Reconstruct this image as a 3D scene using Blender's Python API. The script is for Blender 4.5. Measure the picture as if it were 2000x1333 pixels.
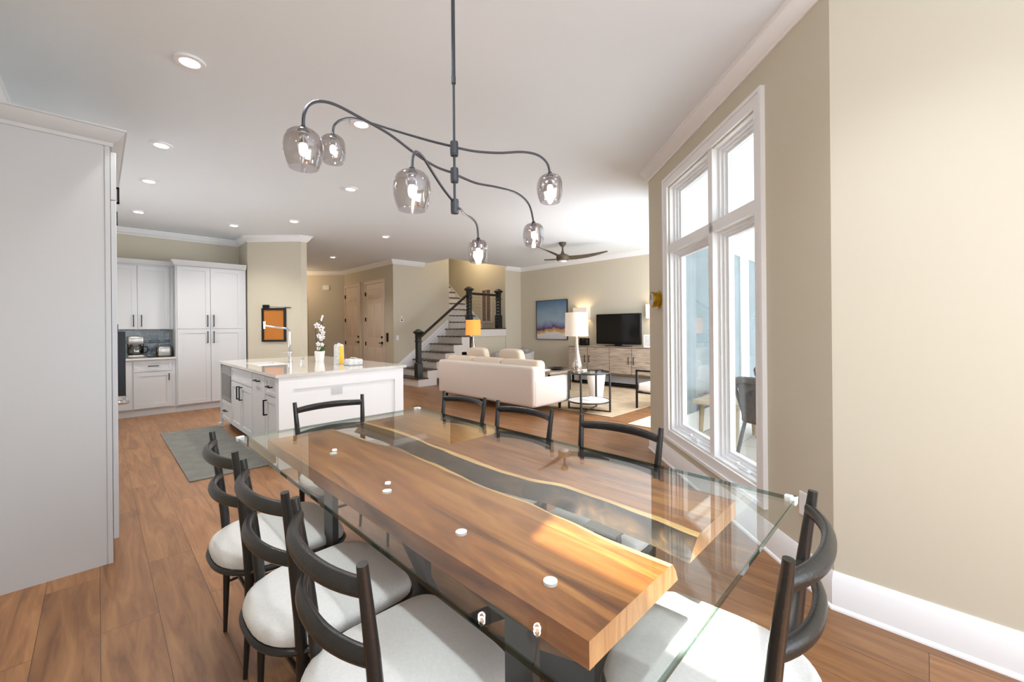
import bpy, bmesh, math, random
from mathutils import Matrix, Vector, noise
random.seed(7)
for _o in list(bpy.data.objects): bpy.data.objects.remove(_o)
sc = bpy.context.scene
col = sc.collection
Q = math.sqrt(.5)
PI = math.pi

# ---------------------------------------------------------------- camera
cd = bpy.data.cameras.new('camera'); cam = bpy.data.objects.new('camera', cd); col.objects.link(cam)
cd.sensor_width = 36; cd.lens = 36*809/2000; cd.shift_y = -26.5/2000; cd.clip_start = .05
_s, _c = math.sin(-.0089), math.cos(-.0089)
R_ = Vector((Q*_c, -Q*_c, _s)); U_ = Vector((-Q*_s, Q*_s, _c)); B_ = Vector((-Q, -Q, 0))
cam.matrix_world = Matrix(((R_.x, U_.x, B_.x, 0), (R_.y, U_.y, B_.y, 0), (R_.z, U_.z, B_.z, 1.35), (0, 0, 0, 1)))
sc.camera = cam

# ---------------------------------------------------------------- view, world, sun, daylight
sc.view_settings.view_transform = 'Standard'; sc.view_settings.look = 'None'
sc.view_settings.gamma = 1; sc.view_settings.use_curve_mapping = False
sc.view_settings.exposure = 0.9
w = bpy.data.worlds.new('world'); sc.world = w; w.use_nodes = True
w.node_tree.nodes['Background'].inputs[0].default_value = (.84, .92, 1, 1)
w.node_tree.nodes['Background'].inputs[1].default_value = 1.25
sc.cycles.max_bounces = 10; sc.cycles.diffuse_bounces = 5; sc.cycles.glossy_bounces = 4
sc.cycles.transmission_bounces = 6; sc.cycles.transparent_max_bounces = 16
sc.cycles.use_denoising = True; sc.cycles.caustics_reflective = False; sc.cycles.caustics_refractive = False
sc.cycles.sample_clamp_indirect = 6

def light(name, kind, loc, energy, color=(1, 1, 1), direction=None, **kw):
    l = bpy.data.lights.new(name, kind); l.energy = energy; l.color = color
    for k, v in kw.items(): setattr(l, k, v)
    o = bpy.data.objects.new(name, l); col.objects.link(o); o.location = loc
    if direction is not None:
        o.rotation_euler = Vector(direction).to_track_quat('-Z', 'Y').to_euler()
    return o
light('sun', 'SUN', (-4, -2, 6), 14, (1, .93, .80), (1.9, .5, -2.27), angle=math.radians(1.2))
light('daylight_back_window', 'AREA', (1.0, -2.45, 1.45), 32, (.76, .87, 1), (0, 1, .8), shape='RECTANGLE', size=2.5, size_y=2.1)
light('daylight_left_window', 'AREA', (-.44, -1.4, 1.35), 4, (.84, .92, 1), (1, .12, .05), shape='RECTANGLE', size=1.8, size_y=2.0)
light('daylight_kitchen_window', 'AREA', (-.44, 6.7, 1.55), 13, (.92, .95, 1), (1, 0, .35), shape='RECTANGLE', size=1.8, size_y=1.2)  # added fill for the sofa back and stairs, no window in this wall
light('daylight_porch', 'AREA', (5.6, -2.2, 1.6), 150, (.97, .99, 1), (0, 1, 0), shape='RECTANGLE', size=5.5, size_y=2.6)
light('daylight_living_doors', 'AREA', (6.6, 2.3, 1.35), 85, (.93, .96, 1), (0, 1, .0), shape='RECTANGLE', size=3.2, size_y=2.2)

# ---------------------------------------------------------------- helpers
class MB:
    def __init__(s): s.v = []; s.f = []; s.m = []
    def add(s, vs, fs, m=0):
        n = len(s.v); s.v += [tuple(v) for v in vs]; s.f += [tuple(i+n for i in f) for f in fs]; s.m += [m]*len(fs); return s
    def hexa(s, p, m=0):
        return s.add(p, [(0,1,2,3),(4,5,6,7),(0,1,5,4),(1,2,6,5),(2,3,7,6),(3,0,4,7)], m)
    def box(s, x0, x1, y0, y1, z0, z1, m=0):
        return s.hexa([(x0,y0,z0),(x1,y0,z0),(x1,y1,z0),(x0,y1,z0),(x0,y0,z1),(x1,y0,z1),(x1,y1,z1),(x0,y1,z1)], m)
    def fb(s, F, a0, a1, b0, b1, d0, d1, m=0):
        return s.hexa([fp(F,a0,b0,d0),fp(F,a1,b0,d0),fp(F,a1,b0,d1),fp(F,a0,b0,d1),fp(F,a0,b1,d0),fp(F,a1,b1,d0),fp(F,a1,b1,d1),fp(F,a0,b1,d1)], m)
    def rbox(s, x0, x1, y0, y1, z0, z1, r=.02, m=0, n=3):
        # box with rounded vertical and horizontal edges
        cx, cy, cz = (x0+x1)/2, (y0+y1)/2, (z0+z1)/2
        hx, hy, hz = (x1-x0)/2, (y1-y0)/2, (z1-z0)/2
        r = min(r, hx, hy, hz); rings = []
        for i in range(n+1):
            t = i/n*PI/2; ins = r*(1-math.sin(t)); zz = -hz + r*(1-math.cos(t))
            rings.append((ins, zz))
        rings = rings + [(a, -b) for a, b in reversed(rings)]
        loops = []
        for ins, zz in rings:
            L = []
            for q, (sx, sy) in enumerate(((1,1),(-1,1),(-1,-1),(1,-1))):
                for k in range(n+1):
                    a = q*PI/2 + k/n*PI/2
                    rr = r-ins if r > ins else 0
                    L.append((cx+sx*(hx-r)+math.cos(a)*rr, cy+sy*(hy-r)+math.sin(a)*rr, cz+zz))
            loops.append(L)
        return s.loft(loops, m)
    def loft(s, loops, m=0, caps=True, closed=True):
        n = len(loops[0]); vs = [v for L in loops for v in L]; fs = []
        for i in range(len(loops)-1):
            for j in range(n if closed else n-1):
                fs.append((i*n+j, i*n+(j+1)%n, (i+1)*n+(j+1)%n, (i+1)*n+j))
        if caps: fs += [tuple(range(n)), tuple(range((len(loops)-1)*n, len(loops)*n))]
        return s.add(vs, fs, m)
    def tube(s, pts, r, n=10, m=0, caps=True, flat=None, up=(0,0,1)):
        pts = [Vector(p) for p in pts]; rs = r if isinstance(r, (list, tuple)) else [r]*len(pts)
        loops = []; px = None
        for i, p in enumerate(pts):
            t = (pts[min(i+1,len(pts)-1)] - pts[max(i-1,0)]).normalized()
            if flat is None:
                if px is None:
                    a = Vector((0,0,1)) if abs(t.z) < .9 else Vector((1,0,0)); px = t.cross(a).normalized()
                else: px = (px - t*px.dot(t)).normalized()
                ax, ay, k = px, t.cross(px), 1
            else:
                ay = Vector(up); ay = (ay - t*ay.dot(t)).normalized(); ax = t.cross(ay); k = flat
            loops.append([p + ax*math.cos(2*PI*j/n)*rs[i]*(1/k if flat else 1) + ay*math.sin(2*PI*j/n)*rs[i] for j in range(n)])
        return s.loft(loops, m, caps)
    def lathe(s, prof, c=(0,0,0), n=24, m=0, caps=False):
        loops = [[(c[0]+r*math.cos(2*PI*j/n), c[1]+r*math.sin(2*PI*j/n), c[2]+z) for j in range(n)] for r, z in prof]
        return s.loft(loops, m, caps)
    def cyl(s, a, b, r, n=14, m=0): return s.tube([a, b], r, n, m)
    def prism(s, pts, z0, z1, m=0, mt=None, low=None):
        n = len(pts); lo = low or pts
        s.add([(x,y,z0) for x,y in lo]+[(x,y,z1) for x,y in pts], [(i,(i+1)%n,n+(i+1)%n,n+i) for i in range(n)], m)
        s.add([(x,y,z1) for x,y in pts], [tuple(range(n))], m if mt is None else mt)
        return s.add([(x,y,z0) for x,y in lo], [tuple(range(n))], m)
    def pillow(s, c, h, e=.35, n=16, rot=None, m=0):
        # soft cushion: superellipsoid, half sizes h
        sp = lambda v, p: math.copysign(abs(v)**p, v)
        loops = []
        for i in range(1, n):
            a = -PI/2 + PI*i/n; L = []
            for j in range(2*n):
                b = PI*j/n
                v = Vector((h[0]*sp(math.cos(a),e)*sp(math.cos(b),e), h[1]*sp(math.cos(a),e)*sp(math.sin(b),e), h[2]*sp(math.sin(a),e if h[2]>.15 else .8)))
                if rot: v = rot @ v
                L.append(Vector(c)+v)
            loops.append(L)
        return s.loft(loops, m)

def fp(F, a, b, d):
    # face frame: a along, b up, d outwards from the face
    k, o = F
    if k == 'X': return (o-d, a, b)          # faces -X
    if k == 'Y': return (a, o-d, b)          # faces -Y
    if k == 'W': return (a*Q+(o-d)*Q, a*Q-(o-d)*Q, b)   # window wall, a = distance forward
    if k == 'S':                              # diagonal wall x+y = o, a = x along it, faces camera
        return (a-d*Q, o-a-d*Q, b)
BASE = {}
def obj(name, mb, mats, parent=None, smooth=True, world=True, bevel=0, seg=2, kind=None):
    me = bpy.data.meshes.new(name); vs = mb.v
    off = Vector((0,0,0))
    if parent is not None and world: off = BASE[parent.name]
    elif parent is None and kind is None:
        xs, ys, zs = zip(*vs); off = Vector(((min(xs)+max(xs))/2, (min(ys)+max(ys))/2, min(zs)))
    me.from_pydata([(v[0]-off.x, v[1]-off.y, v[2]-off.z) for v in vs], [], mb.f)
    if not isinstance(mats, (list, tuple)): mats = [mats]
    for m in mats: me.materials.append(m)
    me.polygons.foreach_set('material_index', mb.m)
    bm = bmesh.new(); bm.from_mesh(me); bmesh.ops.remove_doubles(bm, verts=bm.verts, dist=1e-6)
    bmesh.ops.recalc_face_normals(bm, faces=bm.faces); bm.to_mesh(me); bm.free()
    if smooth:
        me.polygons.foreach_set('use_smooth', [True]*len(me.polygons)); me.set_sharp_from_angle(angle=math.radians(38))
    o = bpy.data.objects.new(name, me); col.objects.link(o)
    if parent is not None: o.parent = parent; BASE[o.name] = off
    else: o.location = off; BASE[o.name] = off
    if kind: o['kind'] = kind
    if bevel:
        b = o.modifiers.new('bevel', 'BEVEL'); b.width = bevel; b.segments = seg; b.limit_method = 'ANGLE'; b.angle_limit = math.radians(40)
    return o
def thing(name, loc, label, cat, group=None, rz=0):
    o = bpy.data.objects.new(name, None); col.objects.link(o); o.empty_display_size = .1
    o.location = loc; o.rotation_euler = (0,0,rz); BASE[o.name] = Vector(loc)
    o['label'] = label; o['category'] = cat
    if group: o['group'] = group
    return o
def tag(o, label, cat, group=None):
    o['label'] = label; o['category'] = cat
    if group: o['group'] = group
    return o
def dup(root, loc, rz, label, group=None):
    r = root.copy(); col.objects.link(r); r.location = loc; r.rotation_euler = (0,0,rz); r['label'] = label
    if group: r['group'] = group
    for ch in list(root.children):
        c = ch.copy(); col.objects.link(c); c.parent = r
        for g in ch.children:
            d = g.copy(); col.objects.link(d); d.parent = c
    return r
def struct(name, mb, mats, **kw): return obj(name, mb, mats, kind='structure', **kw)

# ---------------------------------------------------------------- materials
def lin(c):
    c = c/255; return c/12.92 if c <= .04045 else ((c+.055)/1.055)**2.4
def rgb(r, g, b): return (lin(r), lin(g), lin(b), 1)
def mat(name, c, rough=.6, metal=0, bump=0, bscale=60, var=0, vscale=8, emit=0, spec=.5, sheen=0, coat=0):
    m = bpy.data.materials.new(name); m.use_nodes = True; nt = m.node_tree; N = nt.nodes; b = N['Principled BSDF']
    b.inputs['Base Color'].default_value = rgb(*c); b.inputs['Roughness'].default_value = rough
    b.inputs['Metallic'].default_value = metal; b.inputs['Specular IOR Level'].default_value = spec
    b.inputs['Sheen Weight'].default_value = sheen; b.inputs['Coat Weight'].default_value = coat
    if emit: b.inputs['Emission Color'].default_value = rgb(*c); b.inputs['Emission Strength'].default_value = emit
    if bump or var:
        tc = N.new('ShaderNodeTexCoord')
    if var:
        n = N.new('ShaderNodeTexNoise'); n.inputs['Scale'].default_value = vscale; n.inputs['Detail'].default_value = 4
        nt.links.new(tc.outputs['Object'], n.inputs['Vector'])
        r = N.new('ShaderNodeMix'); r.data_type = 'RGBA'
        k = 1-var
        r.inputs[6].default_value = rgb(*[x*k for x in c]); r.inputs[7].default_value = rgb(*[min(255, x*(1+var*.6)) for x in c])
        nt.links.new(n.outputs['Fac'], r.inputs[0]); nt.links.new(r.outputs[2], b.inputs['Base Color'])
    if bump:
        n2 = N.new('ShaderNodeTexNoise'); n2.inputs['Scale'].default_value = bscale; n2.inputs['Detail'].default_value = 3
        nt.links.new(tc.outputs['Object'], n2.inputs['Vector'])
        bp = N.new('ShaderNodeBump'); bp.inputs['Strength'].default_value = bump; bp.inputs['Distance'].default_value = .01
        nt.links.new(n2.outputs['Fac'], bp.inputs['Height']); nt.links.new(bp.outputs['Normal'], b.inputs['Normal'])
    return m
def glassy(name, tint=(1,1,1), rough=0, base=.04, gloss=(1,1,1)):
    # thin clear glass: transparency plus an angle-dependent mirror reflection
    m = bpy.data.materials.new(name); m.use_nodes = True; nt = m.node_tree; N = nt.nodes; N.clear()
    out = N.new('ShaderNodeOutputMaterial'); mix = N.new('ShaderNodeMixShader')
    t = N.new('ShaderNodeBsdfTransparent'); t.inputs[0].default_value = (*tint, 1)
    g = N.new('ShaderNodeBsdfGlossy'); g.inputs['Roughness'].default_value = rough; g.inputs['Color'].default_value = (*gloss, 1)
    lw = N.new('ShaderNodeLayerWeight'); lw.inputs[0].default_value = .5
    p = N.new('ShaderNodeMath'); p.operation = 'POWER'; p.inputs[1].default_value = 4.8
    ml = N.new('ShaderNodeMath'); ml.operation = 'MULTIPLY_ADD'; ml.inputs[1].default_value = 1-base; ml.inputs[2].default_value = base
    nt.links.new(lw.outputs['Facing'], p.inputs[0]); nt.links.new(p.outputs[0], ml.inputs[0])
    nt.links.new(ml.outputs[0], mix.inputs[0]); nt.links.new(t.outputs[0], mix.inputs[1]); nt.links.new(g.outputs[0], mix.inputs[2])
    nt.links.new(mix.outputs[0], out.inputs[0])
    return m
def grain(name, c1, c2, c3, scale=(14, 1.1, 14), rough=.35, knots=True, plank=None, bump=.05, coat=0, rot=0, dist=1.2):
    m = bpy.data.materials.new(name); m.use_nodes = True; nt = m.node_tree; N = nt.nodes; b = N['Principled BSDF']; L = nt.links.new
    tc = N.new('ShaderNodeTexCoord'); mp = N.new('ShaderNodeMapping'); mp.inputs['Scale'].default_value = scale
    mp.inputs['Rotation'].default_value = (0, 0, rot)
    L(tc.outputs['Object'], mp.inputs['Vector'])
    vec = mp.outputs['Vector']
    if plank:
        pw, pl = plank
        sx = N.new('ShaderNodeSeparateXYZ'); cb = N.new('ShaderNodeCombineXYZ')
        L(tc.outputs['Object'], sx.inputs[0]); L(sx.outputs['Y'], cb.inputs['X']); L(sx.outputs['X'], cb.inputs['Y'])
        br = N.new('ShaderNodeTexBrick'); br.offset = .37; br.offset_frequency = 2
        br.inputs['Scale'].default_value = 1; br.inputs['Brick Width'].default_value = pl; br.inputs['Row Height'].default_value = pw
        br.inputs['Mortar Size'].default_value = .0012; br.inputs['Mortar Smooth'].default_value = .3; br.inputs['Bias'].default_value = 0
        br.inputs['Color1'].default_value = (0,0,0,1); br.inputs['Color2'].default_value = (1,1,1,1); br.inputs['Mortar'].default_value = (.5,.5,.5,1)
        L(cb.outputs[0], br.inputs['Vector'])
        # shift the grain for each plank
        sc_ = N.new('ShaderNodeVectorMath'); sc_.operation = 'SCALE'; sc_.inputs['Scale'].default_value = 37
        L(br.outputs['Color'], sc_.inputs[0])
        ad = N.new('ShaderNodeVectorMath'); ad.operation = 'ADD'; L(vec, ad.inputs[0]); L(sc_.outputs[0], ad.inputs[1]); vec = ad.outputs[0]
    n = N.new('ShaderNodeTexNoise'); n.inputs['Scale'].default_value = 1; n.inputs['Detail'].default_value = 8; n.inputs['Roughness'].default_value = .62; n.inputs['Distortion'].default_value = dist
    L(vec, n.inputs['Vector'])
    r = N.new('ShaderNodeValToRGB'); e = r.color_ramp.elements
    e[0].position = .3; e[0].color = rgb(*c1); e[1].position = .72; e[1].color = rgb(*c3)
    x = e.new(.5); x.color = rgb(*c2)
    L(n.outputs['Fac'], r.inputs[0]); colr = r.outputs[0]
    if plank:
        mx = N.new('ShaderNodeMix'); mx.data_type = 'RGBA'; mx.blend_type = 'MULTIPLY'; mx.inputs[0].default_value = 1
        rr = N.new('ShaderNodeValToRGB'); rr.color_ramp.elements[0].color = (.82,.80,.78,1); rr.color_ramp.elements[1].color = (1.12,1.1,1.08,1)
        L(br.outputs['Color'], rr.inputs[0]); L(colr, mx.inputs[6]); L(rr.outputs[0], mx.inputs[7])
        mo = N.new('ShaderNodeMix'); mo.data_type = 'RGBA'; mo.inputs[7].default_value = rgb(*[v*.55 for v in c1])
        L(br.outputs['Fac'], mo.inputs[0]); L(mx.outputs[2], mo.inputs[6]); colr = mo.outputs[2]
    L(colr, b.inputs['Base Color']); b.inputs['Roughness'].default_value = rough; b.inputs['Coat Weight'].default_value = coat
    if bump:
        bp = N.new('ShaderNodeBump'); bp.inputs['Strength'].default_value = bump; bp.inputs['Distance'].default_value = .01
        L(n.outputs['Fac'], bp.inputs['Height']); L(bp.outputs['Normal'], b.inputs['Normal'])
    return m
def bricky(name, c1, c2, cm, bw, rh, rough=.15, bump=.5, mortar=.004, axes=('X','Z')):
    m = bpy.data.materials.new(name); m.use_nodes = True; nt = m.node_tree; N = nt.nodes; b = N['Principled BSDF']; L = nt.links.new
    tc = N.new('ShaderNodeTexCoord'); sx = N.new('ShaderNodeSeparateXYZ'); cb = N.new('ShaderNodeCombineXYZ')
    L(tc.outputs['Object'], sx.inputs[0]); L(sx.outputs[axes[0]], cb.inputs['X']); L(sx.outputs[axes[1]], cb.inputs['Y'])
    br = N.new('ShaderNodeTexBrick'); br.inputs['Scale'].default_value = 1; br.inputs['Brick Width'].default_value = bw; br.inputs['Row Height'].default_value = rh
    br.inputs['Mortar Size'].default_value = mortar; br.inputs['Color1'].default_value = rgb(*c1); br.inputs['Color2'].default_value = rgb(*c2); br.inputs['Mortar'].default_value = rgb(*cm)
    L(cb.outputs[0], br.inputs['Vector']); L(br.outputs['Color'], b.inputs['Base Color']); b.inputs['Roughness'].default_value = rough
    n = N.new('ShaderNodeTexNoise'); n.inputs['Scale'].default_value = 14; L(tc.outputs['Object'], n.inputs['Vector'])
    bp = N.new('ShaderNodeBump'); bp.inputs['Strength'].default_value = bump; bp.inputs['Distance'].default_value = .02
    L(n.outputs['Fac'], bp.inputs['Height']); L(bp.outputs['Normal'], b.inputs['Normal'])
    return m

M = dict(
    wall=mat('beige wall paint', (206,199,181), .85, bump=.03, bscale=220),
    ceil=mat('ceiling paint', (236,243,250), .9),
    trim=mat('white trim paint', (243,244,247), .35),
    cab=mat('white cabinet paint', (206,208,212), .38),
    cabs=mat('cabinet recess paint', (204,206,210), .42),
    black=mat('blackened wood', (36,35,35), .30, bump=.10, bscale=140, var=.25, vscale=30),
    bmetal=mat('black metal', (30,30,32), .35, metal=.6),
    gun=mat('gunmetal', (84,88,96), .38, metal=.75),
    steelpaint=mat('charcoal painted steel', (62,62,62), .42, metal=.3),
    seat=mat('pale grey linen', (213,212,210), .9, bump=.25, bscale=420, var=.06, vscale=120, sheen=.2),
    floor=grain('oak plank floor', (92,60,38), (140,98,62), (172,130,88), scale=(16,1.6,1), rough=.38, plank=(.2,1.6), bump=.06),
    slab=grain('walnut slab', (90,48,20), (148,90,42), (182,126,66), scale=(9,1.0,6), rough=.34, coat=.0, dist=1.8),
    sap=grain('pale sapwood', (190,140,80), (214,168,104), (228,190,130), scale=(20,2,10), rough=.35),
    bark=grain('bark edge', (18,15,14), (58,43,30), (104,74,44), scale=(6,5,14), rough=.8, bump=.5, dist=1.5),
    endg=grain('slab end grain', (176,122,72), (200,150,100), (215,172,126), scale=(30,30,4), rough=.45),
    glass=glassy('clear glass', (.965,.985,.975), base=.02),
    pane=glassy('window glass', (.96,.98,.98), base=.03),
    gedge=glassy('green glass edge', (.40,.50,.47), base=.05),
    smoke=glassy('smoked glass', (.64,.61,.62), base=.2),
    bulb=mat('glowing bulb', (255,226,200), .4, emit=9),
    socket=mat('dark socket', (58,54,56), .4, metal=.5),
    lampon=mat('downlight lens', (255,250,240), .4, emit=9),
    plastic=mat('clear plastic bumper', (235,238,238), .15),
    counter=mat('pale marble', (222,218,212), .08, var=.12, vscale=5, coat=.5),
    chrome=mat('chrome', (215,215,218), .08, metal=1),
    stain=mat('brushed stainless', (180,178,175), .28, metal=.9),
    gloss=mat('gloss black', (10,10,12), .08),
    cork=mat('cork board', (196,124,52), .9, bump=.4, bscale=200, var=.12, vscale=60),
    dark=mat('dark opening', (34,26,22), .8),
    door=mat('warm white door paint', (222,206,192), .45),
    green=mat('leaf green', (52,98,36), .45, var=.3, vscale=20),
    petal=mat('white petal', (248,246,244), .6),
    purple=mat('flower centre', (110,40,90), .6),
    stem=mat('dark stem', (60,66,36), .6),
    ceramic=mat('white ceramic', (242,240,238), .2),
    yellow=mat('yellow wrapper print', (248,190,30), .4),
    wrap=mat('printed plastic wrap', (232,236,236), .3, var=.35, vscale=45),
    paper=mat('white paper', (240,240,240), .7),
    rug=mat('grey green rug', (114,115,110), .95, bump=.6, bscale=120, var=.22, vscale=7),
    rugl=mat('cream living rug', (196,176,148), .95, bump=.6, bscale=120, var=.2, vscale=5),
    mat2=mat('pale mat', (206,192,174), .95, bump=.5, bscale=200),
    sofa=mat('ivory sofa fabric', (234,222,213), .92, bump=.2, bscale=300, sheen=.2),
    cush=mat('cream cushion fabric', (232,216,198), .92, bump=.2, bscale=300),
    greyf=mat('grey upholstery', (172,168,164), .9, bump=.2, bscale=300),
    conw=grain('washed wood', (128,110,94), (172,156,140), (198,186,170), scale=(6,3,40), rough=.55, dist=.6),
    shade=mat('linen lamp shade', (238,226,210), .9, emit=.12),
    shadeo=mat('orange lit shade', (248,160,78), .9, emit=.42),
    merc=mat('mercury glass', (206,198,190), .14, metal=.75, var=.2, vscale=30),
    brass=mat('brass', (200,160,52), .22, metal=1),
    dial=mat('barometer dial', (205,208,208), .3),
    fan=mat('weathered fan wood', (88,76,62), .6, var=.35, vscale=14),
    newel=mat('black newel paint', (22,30,28), .35),
    rail=mat('dark stained rail', (38,26,24), .3),
    tread=grain('dark stair tread', (62,42,34), (84,60,48), (104,78,62), scale=(3,18,3), rough=.45),
    riser=mat('white riser paint', (222,218,214), .5),
    fridge=mat('fridge enamel', (232,233,235), .3),
    red=mat('red magnet', (170,40,46), .5),
    blueg=mat('porch glass reflecting sea', (92,108,112), .2, var=.25, vscale=3),  # opaque pane, its grey-blue reflection is put into the base colour
    pfloor=bricky('porch pavers', (206,202,196), (220,216,210), (150,146,140), .6, .3, rough=.7, bump=.1, axes=('X','Y')),
    pwhite=mat('porch white paint', (240,240,238), .6),
    rope=mat('charcoal woven rope', (74,72,74), .85, bump=1, bscale=70, var=.4, vscale=40),
    teak=mat('weathered teak', (176,160,136), .7, var=.2, vscale=12),
    splash=bricky('blue glazed tile', (112,130,144), (176,188,196), (200,204,206), .3, .075, rough=.06, bump=.9),
    grate=mat('microwave window', (84,88,90), .2),
    shutter=mat('shutter slats', (128,112,100), .6),
    orange=mat('wall glow', (220,200,160), .8),
)

for _n, _a, _b in (('slab', .34, .68), ('bark', .34, .66), ('floor', .2, .84)):
    _e = [n for n in M[_n].node_tree.nodes if n.type == 'VALTORGB'][0].color_ramp.elements; _e[0].position = _a; _e[2].position = _b
def painting_mat():
    m = bpy.data.materials.new('abstract sea painting'); m.use_nodes = True; nt = m.node_tree; N = nt.nodes; b = N['Principled BSDF']; L = nt.links.new
    tc = N.new('ShaderNodeTexCoord'); sx = N.new('ShaderNodeSeparateXYZ'); L(tc.outputs['Object'], sx.inputs[0])
    n = N.new('ShaderNodeTexNoise'); n.inputs['Scale'].default_value = 3.2; n.inputs['Detail'].default_value = 5; n.inputs['Distortion'].default_value = .6; L(tc.outputs['Object'], n.inputs['Vector'])
    a = N.new('ShaderNodeMath'); a.operation = 'MULTIPLY_ADD'; a.inputs[1].default_value = .32; L(n.outputs['Fac'], a.inputs[0])
    s2 = N.new('ShaderNodeMath'); s2.operation = 'ADD'; s2.inputs[1].default_value = -.16; L(sx.outputs['Z'], s2.inputs[0]); L(s2.outputs[0], a.inputs[2])
    r = N.new('ShaderNodeValToRGB'); L(a.outputs[0], r.inputs[0]); e = r.color_ramp.elements
    e[0].position = 0; e[0].color = rgb(205,205,212); e[1].position = 1; e[1].color = rgb(86,118,152)
    for p, c in ((.16,(222,218,216)),(.22,(206,160,92)),(.26,(196,150,100)),(.30,(88,62,108)),(.36,(120,124,164)),(.5,(150,172,190)),(.72,(132,156,178))):
        x = e.new(p); x.color = rgb(*c)
    L(r.outputs[0], b.inputs['Base Color']); b.inputs['Roughness'].default_value = .5
    return m
M['paint'] = painting_mat()

# ---------------------------------------------------------------- shell
H = 3.05
S1 = 10.65      # diagonal wall with the cork board: x+y
S2 = 17.27      # diagonal wall at the end of the hall
CORN = (2.475, .318); CF = (4.32, 2.163)      # the two ends of the window wall
struct('floor', MB().box(-.6, 9.2, -2.7, 14.2, -.12, 0), M['floor'])
c = MB()
for x0, x1, y0, y1 in ((-.6,6.1,-2.7,14.2),(6.1,8.0,-2.7,8.25),(8.12,9.2,-2.7,14.2),(8.0,8.12,-2.7,8.37),(6.1,6.84,9.40,14.2)): c.box(x0, x1, y0, y1, H, H+.12)
struct('ceiling', c, M['ceil'])
# left wall with a big window behind the camera and an added opening that shapes the sun patch
m = MB(); X0, X1 = -.65, -.53
for y0, y1, z0, z1 in ((-2.7,-2.3,0,H),(-2.3,-.5,0,.35),(-2.3,-.5,2.35,H),(-.5,-.15,0,H),(-.15,.42,0,2.42),(-.15,.42,2.92,H),(.42,9.5,0,H)): m.box(X0, X1, y0, y1, z0, z1)
struct('wall_left', m, M['wall'])
m = MB()
for x0, x1, z0, z1 in ((-.65,-.25,0,H),(-.25,2.25,0,.35),(-.25,2.25,2.5,H),(2.25,2.6,0,H)): m.box(x0, x1, -2.72, -2.6, z0, z1)
struct('wall_back', m, M['wall'])
struct('wall_right', MB().prism([(2.475,-2.6),(2.475,.318),(2.60,.266),(2.60,-2.6)], 0, H), M['wall'])
# window wall, 45 degrees: opening from f0 to f1
WC = 1.525; f0, f1 = 2.57, 4.02; wz0, wz1 = .345, 2.70
fa, fz = (CORN[0]+CORN[1])*Q, (CF[0]+CF[1])*Q
F = ('W', WC); m = MB()
for a0, a1, b0, b1 in ((fa,f0,0,H),(f1,fz,0,H),(f0,f1,0,wz0),(f0,f1,wz1,H)): m.fb(F, a0, a1, b0, b1, -.16, 0)
struct('wall_window', m, M['wall'])
struct('wall_porch', MB().box(4.33, 8.8, 2.03, 2.163, 0, H), [M['wall']])
struct('wall_television', MB().box(8.62, 8.75, 2.16, 8.4, 0, H), M['wall'])
m = MB().box(8.0, 8.75, 8.25, 8.37, 0, H).box(6.84, 8.0, 8.27, 8.37, 0, 1.2)
struct('wall_living', m, M['wall'])
m = MB().box(8.0, 8.12, 8.37, 12.3, 0, 5.6).box(6.1, 8.12, 8.15, 8.25, H+.12, 5.6).box(6.0, 6.1, 8.15, 12.3, H+.12, 5.6).box(6.0, 8.12, 12.2, 12.3, 0, 5.6)
m.box(6.72, 6.84, 9.40, 12.2, 0, 5.6)
struct('wall_stairwell', m, M['wall'])
struct('ceiling_stairwell', MB().box(6.0, 8.12, 8.15, 12.3, 5.6, 5.7), M['ceil'])
struct('wall_stair', MB().box(5.15, 6.84, 9.28, 9.40, 0, 5.6), M['wall'])
struct('wall_hall', MB().box(5.15, 5.27, 9.40, 12.13, 0, H), M['wall'])
F = ('S', S2); m = MB().fb(F, 4.4, 5.15, 0, H, -.12, 0); m.box(4.4, 4.5, 12.87, 14.1, 0, H)
m.box(2.5, 4.5, 14.0, 14.1, 0, H)
struct('wall_hall_end', m, M['wall'])
F = ('S', S1); m = MB().fb(F, 1.93, 2.62, 0, H, -.12, 0)
m.box(1.93, 2.05, 8.72, 9.46, 0, H).box(2.62, 2.72, 8.03, 8.15, 0, H).box(2.60, 2.72, 8.15, 13.95, 0, H)
struct('wall_pantry', m, M['wall'])
struct('wall_kitchen', MB().box(-.55, 1.95, 9.34, 9.46, 0, H), M['wall'])

def sweep(path, prof, side=1):
    # mitred moulding along a 2D path; profile (d,z), d measured to the left*side of the path
    n = len(path); loops = []
    for i, p in enumerate(path):
        d0 = Vector(path[i])-Vector(path[i-1]) if i else Vector(path[1])-Vector(path[0])
        d1 = Vector(path[i+1])-Vector(path[i]) if i < n-1 else d0
        d0 = d0.normalized(); d1 = d1.normalized()
        n0 = Vector((-d0.y, d0.x))*side; n1 = Vector((-d1.y, d1.x))*side
        nn = (n0+n1); nn = nn/(nn.dot(n0))
        loops.append([(p[0]+nn.x*d, p[1]+nn.y*d, z) for d, z in prof])
    return MB().loft(loops)
CR = [(0,2.945),(.012,2.945),(.016,2.958),(.03,2.966),(.05,2.995),(.066,3.018),(.07,3.03),(.085,3.034),(.085,3.05),(0,3.05)]
BS = [(0,0),(.026,0),(.026,.008),(.022,.016),(.016,.02),(.016,.142),(.012,.15),(.010,.166),(.005,.175),(0,.175)]
crowns = [
    ([(2.475,-2.6),CORN,CF,(4.36,2.163)], 1),
    ([(8.62,2.3),(8.62,8.25),(8.0,8.25)], 1),
    ([(6.04,9.28),(5.15,9.28),(5.15,12.12),(4.4,12.87),(4.4,13.6)], 1),
    ([(2.72,12),(2.72,8.03),(2.62,8.03),(1.93,8.72),(1.93,9.34),(-.53,9.34),(-.53,.5)], 1),
]
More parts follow.
